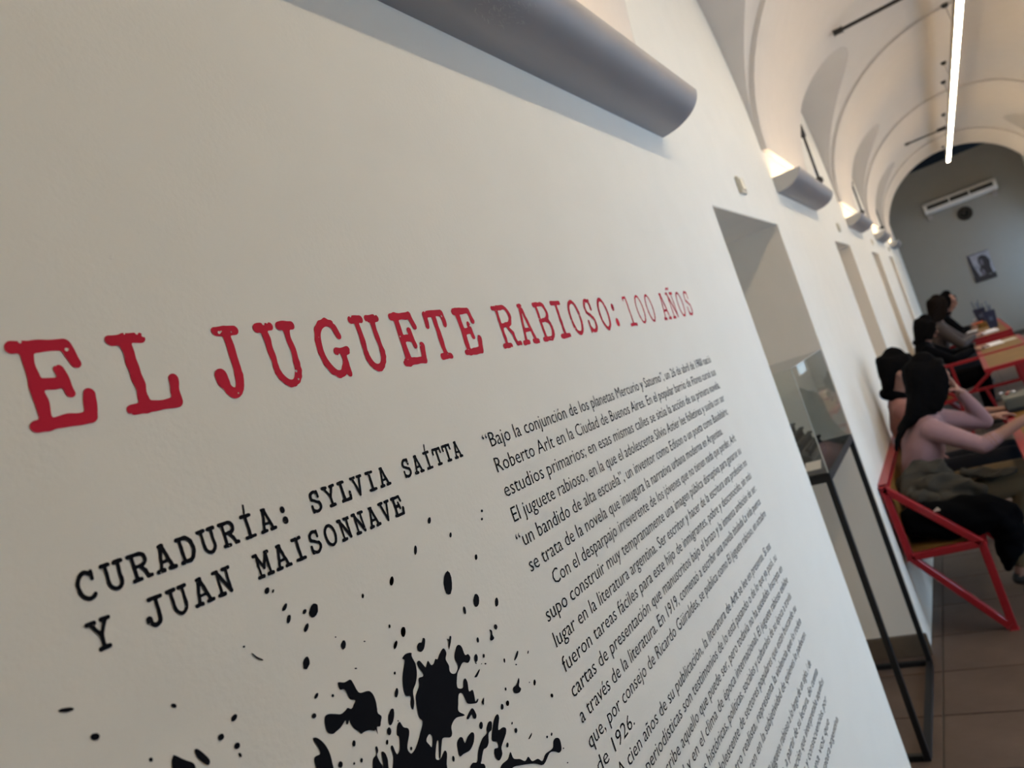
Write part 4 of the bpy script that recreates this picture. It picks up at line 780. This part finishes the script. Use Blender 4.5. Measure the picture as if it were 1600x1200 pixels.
# ================================================================ PEOPLE
def ring_loft(verts, faces, pts, rad, side, n=14):
    pts = [Vector(p) for p in pts]; rad = [q if isinstance(q, tuple) else (q, q) for q in rad]; b0 = len(verts); rings = []
    P2, R2 = [pts[0]], [rad[0]]
    for (pa, ra), (pb, rb) in zip(zip(pts, rad), zip(pts[1:], rad[1:])):     # rings every 15 mm or so
        m_ = max(1, int((pb - pa).length / .015))
        for q in range(1, m_ + 1): P2.append(pa.lerp(pb, q / m_)); R2.append((ra[0] + (rb[0] - ra[0]) * q / m_, ra[1] + (rb[1] - ra[1]) * q / m_))
    pts, rad = P2, R2
    # rounded caps: extra shrinking rings at both ends
    def rr(i): return rad[i] if isinstance(rad[i], tuple) else (rad[i], rad[i])
    seq = []
    d0 = (pts[0] - pts[1]).normalized(); r0 = rr(0); m0 = min(r0)
    for a in (80, 50, 22): seq.append((pts[0] + d0 * m0 * math.sin(R_(a)), (r0[0] * math.cos(R_(a)), r0[1] * math.cos(R_(a)))))
    for i, p in enumerate(pts): seq.append((p, rr(i)))
    d1 = (pts[-1] - pts[-2]).normalized(); r1 = rr(len(pts) - 1); m1 = min(r1)
    for a in (22, 50, 80): seq.append((pts[-1] + d1 * m1 * math.sin(R_(a)), (r1[0] * math.cos(R_(a)), r1[1] * math.cos(R_(a)))))
    for i, (p, r) in enumerate(seq):
        d = (seq[min(i + 1, len(seq) - 1)][0] - seq[max(i - 1, 0)][0]).normalized()
        s = Vector(side); s = (s - d * s.dot(d)); s = s.normalized() if s.length > .05 else d.orthogonal().normalized(); t = d.cross(s)
        rings.append(len(verts))
        for k in range(n): verts.append(p + s * math.cos(2 * math.pi * k / n) * r[0] + t * math.sin(2 * math.pi * k / n) * r[1])
    for a, b in zip(rings, rings[1:]):
        for k in range(n): faces.append((a + k, a + (k + 1) % n, b + (k + 1) % n, b + k))
    faces.append(tuple(rings[0] + k for k in range(n))[::-1]); faces.append(tuple(rings[-1] + k for k in range(n)))
def blobmesh(name, prims, mats, voxel=.009, smooth=2, disp=None, parent=None):
    # prims: (points, radii, side vector, material slot); grown together into ONE continuous skin by a voxel remesh
    v = []; f = []; owner = []
    for pts, rad, side, mi in prims:
        n0 = len(v); ring_loft(v, f, pts, rad, side); owner += [mi] * (len(v) - n0)
    me = bpy.data.meshes.new('t'); me.from_pydata([tuple(q) for q in v], [], f); tmp = bpy.data.objects.new('t', me); COL.objects.link(tmp)
    md = tmp.modifiers.new('r', 'REMESH'); md.mode = 'VOXEL'; md.voxel_size = voxel
    ms = tmp.modifiers.new('s', 'SMOOTH'); ms.factor = .5; ms.iterations = smooth
    dg = bpy.context.evaluated_depsgraph_get(); out = bpy.data.meshes.new_from_object(tmp.evaluated_get(dg)); bpy.data.objects.remove(tmp); bpy.data.meshes.remove(me)
    out.name = name; out.materials.clear()
    if len(mats) > 1:
        kd = kdtree.KDTree(len(v))
        for i, q in enumerate(v): kd.insert(q, i)
        kd.balance()
    for m in mats: out.materials.append(M[m])
    if disp:
        co = np.zeros(len(out.vertices) * 3); out.vertices.foreach_get('co', co); co = co.reshape(-1, 3)
        no = np.array([tuple(q.normal) for q in out.vertices]); amp, fr, seed = disp
        r = np.random.RandomState(seed); w = 0
        wx = sum(np.sin(co @ r.normal(0, fr * .5, 3) + r.uniform(0, 6)) for _ in range(3)) / 3
        for k in range(4):
            dvec = r.normal(0, 1, 3); dvec /= np.linalg.norm(dvec)
            w = w + (1 - np.abs(np.sin(co @ dvec * fr * r.uniform(.6, 1.4) + wx * 1.6 + r.uniform(0, 6))) * 1.6) / 4
        co = co + no * (w * amp)[:, None]; out.vertices.foreach_set('co', co.ravel())
    for p in out.polygons:
        p.use_smooth = True
        if len(mats) > 1:
            c = p.center; best = {}
            for q, i, d in kd.find_n(c, 3): best[owner[i]] = min(best.get(owner[i], 9), d)
            p.material_index = min(best, key=best.get)
    out.update()
    o = bpy.data.objects.new(name, out); COL.objects.link(o)
    return o
M['skin'] = mat('skin', (.27, .14, .10), .6, spec=.2); M['pink'] = mat('pink_jersey', (.28, .155, .155), .85, bump=.05, bscale=60); M['salmon'] = mat('salmon_shirt', (.26, .115, .098), .85)
M['hair'] = mat('black_hair', (.004, .0035, .0035), 0.9, spec=.05, bump=.1, bscale=150); M['brownhair'] = mat('brown_hair', (.009, .006, .0045), 0.9, spec=.05, bump=.1, bscale=150)
M['tan'] = mat('tan_trousers', (.115, .080, .042), .9, spec=.2); M['jeans'] = mat('dark_trousers', (.007, .008, .012), .9, spec=.2); M['blackc'] = mat('black_cloth', (.0022, .0022, .0026), .95, spec=.04, bump=.1, bscale=40)
M['olive'] = mat('olive_coat', (.044, .038, .029), .9, spec=.2, bump=.1, bscale=50); M['taupe'] = mat('taupe_knit', (.050, .039, .036), .9, spec=.2, bump=.2, bscale=140); M['shoe'] = mat('shoe', (.02, .018, .016), .5)
M['eye'] = mat('eye', (.02, .015, .012), .2); M['lip'] = mat('lip', (.38, .12, .10), .5)
def lerp(a, b, t): return tuple(a[i] + (b[i] - a[i]) * t for i in range(3))
def hand_prims(w, fwd, palmn, curl=.5, mi=0, s=1.0, flip=1):
    # w wrist; fwd direction of the hand; palmn palm normal
    w = Vector(w); F = Vector(fwd).normalized(); N = Vector(palmn); N = (N - F * N.dot(F)).normalized(); S = F.cross(N) * flip
    k = w + F * .080 * s; pr = [([tuple(w), tuple(w + F * .04 * s), tuple(k)], [(.024 * s, .018 * s), (.036 * s, .016 * s), (.040 * s, .014 * s)], tuple(S), mi)]
    for i, L in enumerate((.060, .070, .066, .052)):
        b = w + F * .070 * s + S * (.030 - .020 * i) * s; d = F; pts = [tuple(b)]; p = b
        for q in range(3):
            a = curl * (q + .6); dd = (F * math.cos(a) + N * math.sin(a)).normalized(); p = p + dd * L * s * (.48, .30, .24)[q]; pts.append(tuple(p))
        pr.append((pts, [.0095 * s, .009 * s, .0085 * s, .0075 * s], tuple(S), mi))
    b = w + F * .022 * s + S * .026 * s; p1 = b + (F * .5 + S * .75 + N * .3).normalized() * .034 * s; p2 = p1 + (F * .85 + S * .1 + N * .45).normalized() * .030 * s
    pr.append(([tuple(b), tuple(p1), tuple(p2)], [.014 * s, .011 * s, .009 * s], tuple(N), mi))
    return pr
def head_prims(c, yaw, pitch, mi, s=.93):
    # c head centre; yaw 0 faces +X; returns prims plus a mapper from head space to world
    c = Vector(c); rot = Matrix.Rotation(R_(yaw), 3, 'Z') @ Matrix.Rotation(R_(pitch), 3, 'Y')
    def L(x, y, z): return tuple(c + rot @ (Vector((x, y, z)) * s))
    sd = tuple(rot @ Vector((0, 1, 0)))
    pr = [([L(-.015, 0, .095), L(-.012, 0, .06), L(-.008, 0, .0), L(.008, 0, -.045), L(.030, 0, -.085), L(.040, 0, -.105)], [(.045, .055), (.072, .092), (.078, .098), (.066, .080), (.046, .052), (.026, .026)], sd, mi),
          ([L(.090, 0, .018), L(.108, 0, -.012), L(.112, 0, -.030)], [.008, .011, .013], sd, mi),
          ([L(.088, 0, -.062), L(.088, 0, -.068)], [(.022, .010), (.022, .010)], sd, mi),
          ([L(.085, 0, .032), L(.087, 0, .034)], [(.050, .014), (.048, .012)], sd, mi)]
    for q in (1, -1): pr.append(([L(-.004, q * .078, .015), L(-.010, q * .084, -.01), L(-.002, q * .080, -.035)], [(.012, .010), (.015, .010), (.008, .007)], tuple(rot @ Vector((1, 0, 0))), mi))
    return pr, L
def person(name, label, cfg, group=None):
    r = empty('person', tuple(Vector(cfg['pelvis']) + Vector((0, 0, H - .12))), label, 'person', group)
    up = lambda p: (p[0], p[1], p[2] + H)
    g = cfg; s = g.get('s', .93)
    SK, TP_, TR, SH = 0, 1, 2, 3
    hp, L = head_prims(up(g['head']), g.get('yaw', 0), g.get('pitch', 10), SK, s)
    pl = Vector(up(g['pelvis'])); ch = Vector(up(g['chest'])); shc = Vector(up(g['shc']))
    nk = Vector(up(g['head'])) + Vector((-.02, 0, -.09 * s))
    mid = pl.lerp(ch, .45) + Vector((g.get('slump', -.02), 0, 0)); w = g.get('w', 1.0)
    sd = (0, 1, 0)
    pr = hp + [([tuple(pl), tuple(mid), tuple(ch), tuple(shc)], [(.165 * w, .120 * w), (.130 * w, .095 * w), (.155 * w, .105 * w), (.150 * w, .070 * w)], sd, TP_),
               ([tuple(shc + Vector((-.01, 0, .0))), tuple(shc.lerp(nk, .6)), tuple(nk + Vector((0, 0, .03)))], [.060, .048, .046], sd, SK), ([tuple(shc + Vector((-.015, 0, -.01))), tuple(shc.lerp(nk, .55) + Vector((-.008, 0, 0)))], [(.090, .062), (.056, .054)], sd, TP_)]
    for side in ('n', 'f'):
        a = [up(q) for q in g['arm_' + side]]
        pr.append(([tuple(shc.lerp(Vector(a[0]), .6)), a[0], lerp(a[0], a[1], .5), a[1]], [.056 * w, .058 * w, .048 * w, .040 * w], sd, TP_))
        sl = g.get('sleeve_' + side, .92)
        pr.append(([a[1], lerp(a[1], a[2], sl * .4), lerp(a[1], a[2], sl)], [.040 * w, .040 * w, (.029 if sl > .6 else .036) * w], sd, TP_))
        pr.append(([lerp(a[1], a[2], sl - .07), a[2]], [.025 if sl > .6 else .033, .022], sd, SK))
        h = g['hand_' + side]; pr += hand_prims(a[2], h[0], h[1], h[2], SK, s, h[3])
        l = [up(q) for q in g['leg_' + side]]
        pr.append(([tuple(pl.lerp(Vector(l[0]), .6)), l[0], lerp(l[0], l[1], .5), l[1]], [.10 * w, .092 * w, .078 * w, .062 * w], sd, TR))
        pr.append(([l[1], lerp(l[1], l[2], .35), lerp(l[1], l[2], .9)], [.060 * w, .056 * w, .038 * w], sd, TR))
        pr.append(([lerp(l[1], l[2], .85), l[2]], [.030, .030], sd, SK))
        f0 = Vector(l[2]) + Vector((-.02, 0, -.035)); pr.append(([tuple(f0), tuple(f0 + Vector((.07, 0, -.008))), tuple(f0 + Vector((.16, 0, -.022)))], [(.033, .032), (.038, .030), (.034, .018)], sd, SH))
    body = blobmesh('body', pr, ['skin', g['top'], g['trouser'], 'shoe'], voxel=g.get('vox', .008), smooth=2)
    parts = [body]
    hz = [tuple_ for tuple_ in g['hair'](L)]
    parts.append(blobmesh('hair', [(p, q, sdv, 0) for p, q, sdv in hz], [g.get('haircol', 'hair')], voxel=.009, smooth=3, disp=(.004, 70, 3)))
    for q in (1, -1):
        bm = bmesh.new(); bmesh.ops.create_icosphere(bm, subdivisions=2, radius=.011 * s); bmesh.ops.translate(bm, verts=bm.verts, vec=L(.080, q * .032, .012)); parts.append(bmobj('eye', bm, M['eye'], smooth=True))
    bm = bmesh.new(); addtube(bm, [L(.100, -.020, -.063), L(.1045, 0, -.062), L(.100, .020, -.063)], [.003, .0055, .003], 8); parts.append(bmobj('mouth', bm, M['lip'], smooth=True))
    parts += g.get('extra', lambda L: [])(L)
    adopt(r, parts); return r
def long_hair(L):
    a = [([L(-.02, 0, .118), L(-.03, 0, .075), L(-.035, 0, .02), L(-.045, 0, -.04)], [(.050, .060), (.088, .098), (.098, .098), (.095, .080)], (0, 1, 0))]
    a.append(([L(-.055, 0, -.03), L(-.075, -.01, -.11), L(-.11, -.03, -.19), L(-.17, -.05, -.25)], [(.092, .058), (.090, .050), (.075, .038), (.045, .022)], (0, 1, 0)))
    a.append(([L(-.03, 0, -.05), L(-.035, 0, -.12), L(-.050, 0, -.185)], [(.096, .082), (.094, .076), (.086, .062)], (0, 1, 0)))
    a.append(([L(-.16, -.07, -.24), L(-.20, -.085, -.31), L(-.21, -.085, -.37)], [(.035, .018), (.022, .014), (.010, .008)], (0, 1, 0)))
    for q in (1, -1): a.append(([L(.035, q * .070, .07), L(.040, q * .086, .0), L(.020, q * .090, -.08), L(.0, q * .085, -.15)], [(.022, .040), (.018, .048), (.018, .050), (.014, .035)], (0, 1, 0)))
    a.append(([L(.045, -.055, .095), L(.055, 0, .105), L(.045, .055, .095)], [.022, .024, .022], (0, 0, 1)))
    return a
def short_hair(L):
    a = [([L(-.015, 0, .118), L(-.018, 0, .085), L(-.030, 0, .040), L(-.045, 0, -.01), L(-.052, 0, -.06), L(-.062, 0, -.10)], [(.045, .060), (.084, .100), (.089, .092), (.084, .068), (.070, .048), (.052, .034)], (0, 1, 0))]
    a.append(([L(.040, -.055, .085), L(.068, 0, .092), L(.040, .055, .085)], [.026, .028, .026], (0, 0, 1)))
    for q in (1, -1): a.append(([L(.030, q * .068, .070), L(.026, q * .080, .035), L(.024, q * .082, .008)], [(.016, .036), (.013, .030), (.010, .014)], (0, 1, 0)))
    return a
def medium_hair(L):
    a = [([L(-.02, 0, .118), L(-.03, 0, .075), L(-.04, 0, .01), L(-.05, 0, -.06), L(-.06, 0, -.13)], [(.050, .060), (.088, .098), (.096, .092), (.092, .070), (.080, .050)], (0, 1, 0))]
    for q in (1, -1): a.append(([L(.03, q * .07, .07), L(.03, q * .086, .0), L(.0, q * .088, -.10)], [(.02, .04), (.018, .046), (.016, .04)], (0, 1, 0)))
    return a
DN = (0, 0, -1)
person('p', 'person with long black hair in pink top on nearest bench, hand raised to face',
 dict(pelvis=(-.385, 4.45, -1.095), chest=(-.345, 4.45, -.84), shc=(-.285, 4.45, -.735), head=(-.215, 4.45, -.525), yaw=6, pitch=12, slump=-.035,
      arm_n=[(-.285, 4.325, -.745), (-.085, 4.275, -.878), (.125, 4.30, -.80)], hand_n=((1, .05, -.28), DN, .35, -1),
      arm_f=[(-.255, 4.60, -.745), (-.045, 4.69, -.838), (-.105, 4.60, -.645)], hand_f=((-.35, -.15, 1), (-1, -.1, -.2), 1.05, 1),
      leg_n=[(-.34, 4.37, -1.125), (.045, 4.37, -1.10), (-.115, 4.33, -1.535)], leg_f=[(-.34, 4.54, -1.125), (.05, 4.55, -1.10), (.02, 4.55, -1.54)],
      top='pink', trouser='tan', hair=long_hair, vox=.0065, sleeve_n=.30, sleeve_f=.97))
def hood(c, k=1.0, m='blackc'):
    c = Vector((c[0], c[1], c[2] + H))
    ringp = [tuple(c + Vector((.062 * k * math.cos(t), .078 * k * math.sin(t), -.022 * math.cos(t)))) for t in np.linspace(R_(35), R_(325), 9)]
    return [blobmesh('collar', [(ringp, [.020, .028, .032, .034, .036, .034, .032, .028, .020], (0, 0, 1), 0)], [m], voxel=.009)]
def glasses(L):
    bm = bmesh.new()
    for q in (1, -1):
        addtube(bm, [L(.0, q * .082, .016), L(.09, q * .070, .018)], .003, 6)
        addtube(bm, [L(.098 + .004 * math.cos(t), q * .034 + .024 * math.cos(t), .012 + .018 * math.sin(t)) for t in np.linspace(0, 6.283, 14)], .0025, 6)
    addtube(bm, [L(.100, -.012, .016), L(.100, .012, .016)], .0025, 6)
    return [bmobj('glasses', bm, M['blackc'], smooth=True)]
person('p', 'short-haired person in a salmon top with black collar, leaning on the wall behind the person',
 dict(pelvis=(-.40, 4.98, -1.095), chest=(-.425, 4.98, -.80), shc=(-.425, 4.98, -.675), head=(-.385, 4.98, -.488), yaw=14, pitch=14, slump=-.0,
      arm_n=[(-.42, 4.835, -.695), (-.27, 4.80, -.885), (-.02, 4.86, -.852)], hand_n=((1, .25, -.05), DN, .3, -1),
      arm_f=[(-.41, 5.12, -.695), (-.24, 5.16, -.885), (.0, 5.06, -.852)], hand_f=((1, -.25, -.05), DN, .3, 1),
      leg_n=[(-.34, 4.90, -1.125), (.03, 4.90, -1.10), (.0, 4.90, -1.54)], leg_f=[(-.34, 5.07, -1.125), (.03, 5.08, -1.10), (.0, 5.08, -1.54)],
      top='salmon', trouser='jeans', hair=short_hair, extra=lambda L: hood((-.425, 4.98, -.612)) + glasses(L)))
person('p', 'person dressed in black with black hair, writing on white paper at the middle table',
 dict(pelvis=(-.365, 8.80, -1.095), chest=(-.375, 8.80, -.83), shc=(-.375, 8.80, -.70), head=(-.295, 8.80, -.520), yaw=18, pitch=22, slump=-.04, w=1.26,
      arm_n=[(-.36, 8.645, -.73), (-.15, 8.60, -.885), (.03, 8.86, -.855)], hand_n=((1, .3, -.02), DN, .5, -1),
      arm_f=[(-.34, 8.955, -.73), (-.13, 9.02, -.87), (.06, 8.98, -.852)], hand_f=((1, -.1, -.02), DN, .3, 1),
      leg_n=[(-.34, 8.72, -1.125), (.03, 8.72, -1.10), (.0, 8.72, -1.54)], leg_f=[(-.34, 8.89, -1.125), (.03, 8.90, -1.10), (.0, 8.90, -1.54)],
      top='blackc', trouser='blackc', hair=medium_hair, vox=.010, extra=lambda L: hood((-.365, 8.8, -.640), .95)))
person('p', 'brown-haired person in taupe knit jumper, seated beyond the person in black',
 dict(pelvis=(-.36, 10.15, -1.095), chest=(-.29, 10.15, -.80), shc=(-.215, 10.15, -.625), head=(-.145, 10.15, -.395), yaw=18, pitch=15, slump=-.0, w=1.32,
      arm_n=[(-.20, 9.99, -.655), (-.05, 9.93, -.865), (.09, 10.40, -.852)], hand_n=((1, .6, -.02), DN, .4, -1),
      arm_f=[(-.19, 10.31, -.655), (-.02, 10.42, -.855), (.13, 10.62, -.852)], hand_f=((1, .3, -.02), DN, .4, 1),
      leg_n=[(-.33, 10.07, -1.125), (.03, 10.07, -1.10), (.0, 10.07, -1.54)], leg_f=[(-.33, 10.24, -1.125), (.03, 10.25, -1.10), (.0, 10.25, -1.54)],
      top='taupe', trouser='jeans', hair=long_hair, haircol='brownhair', vox=.011))
person('p', 'farthest seated person with black hair and dark clothes, near the end wall',
 dict(pelvis=(-.34, 11.75, -1.095), chest=(-.24, 11.75, -.80), shc=(-.14, 11.75, -.64), head=(-.035, 11.75, -.425), yaw=-25, pitch=15, slump=0,
      arm_n=[(-.13, 11.60, -.66), (-.02, 11.56, -.86), (.10, 11.80, -.852)], hand_n=((1, .3, -.02), DN, .4, -1),
      arm_f=[(-.12, 11.90, -.66), (.0, 11.98, -.86), (.14, 12.0, -.852)], hand_f=((1, 0, -.02), DN, .4, 1),
      leg_n=[(-.32, 11.67, -1.125), (.03, 11.67, -1.10), (.0, 11.67, -1.54)], leg_f=[(-.32, 11.84, -1.125), (.03, 11.85, -1.10), (.0, 11.85, -1.54)],
      top='blackc', trouser='jeans', hair=medium_hair, vox=.011, extra=lambda L: hood((-.11, 11.75, -.555), .95)))
# coats heaped on the near bench
def U(l): return [(a, b, c + H) for a, b, c in l]
o = blobmesh('coat', [(U([(-.455, 4.10, -1.00), (-.44, 4.20, -.97), (-.38, 4.24, -.93), (-.30, 4.24, -.95)]), [.045, .055, .060, .050], (0, 0, 1), 0),
    (U([(-.45, 4.07, -1.06), (-.36, 4.09, -1.06), (-.27, 4.10, -1.07), (-.22, 4.10, -1.075)]), [.042, .050, .050, .035], (0, 1, 0), 0),
    (U([(-.40, 4.13, -.99), (-.32, 4.14, -.99), (-.24, 4.14, -1.02), (-.17, 4.15, -1.04)]), [.050, .055, .052, .035], (0, 1, 0), 0),
    (U([(-.46, 4.06, -1.02), (-.41, 4.04, -1.00), (-.36, 4.05, -1.02), (-.38, 4.05, -1.06)]), [.026, .028, .028, .026], (0, 1, 0), 0),
    (U([(-.20, 4.28, -.985), (-.13, 4.29, -1.02), (-.06, 4.30, -1.035), (.0, 4.31, -1.03)]), [(.050, .022), (.055, .020), (.050, .018), (.035, .014)], (0, 1, 0), 0)],
    ['olive'], voxel=.007, smooth=2, disp=(.034, 38, 4))
tag(o, 'crumpled olive grey coat heaped beside the hip of the person in pink', 'coat')
o = blobmesh('coat', [(U([(-.455, 3.97, -1.10), (-.36, 3.97, -1.11), (-.26, 3.98, -1.12), (-.17, 4.00, -1.13), (-.10, 4.03, -1.17)]), [.075, .090, .095, .095, .080], (0, 1, 0), 0),
    (U([(-.12, 4.02, -1.15), (-.10, 4.04, -1.24), (-.125, 4.05, -1.33), (-.15, 4.05, -1.40)]), [(.10, .080), (.105, .078), (.09, .055), (.06, .026)], (0, 1, 0), 0),
    (U([(-.45, 4.08, -1.13), (-.30, 4.10, -1.13), (-.20, 4.12, -1.13)]), [.07, .07, .06], (0, 1, 0), 0)],
    ['blackc'], voxel=.009, smooth=3, disp=(.016, 30, 9))
tag(o, 'black coat piled on the near end of the bench, spilling over the seat edge', 'coat')
bm = bmesh.new(); addbox(bm, (-.015, -.002, -.010), (.015, .002, .010), .001); o2 = bmobj('coat_tag', bm, M['paper2'], o); o2.location = (-.345, 3.905, -1.05 + H); o2.rotation_euler = (0, R_(-35), 0)
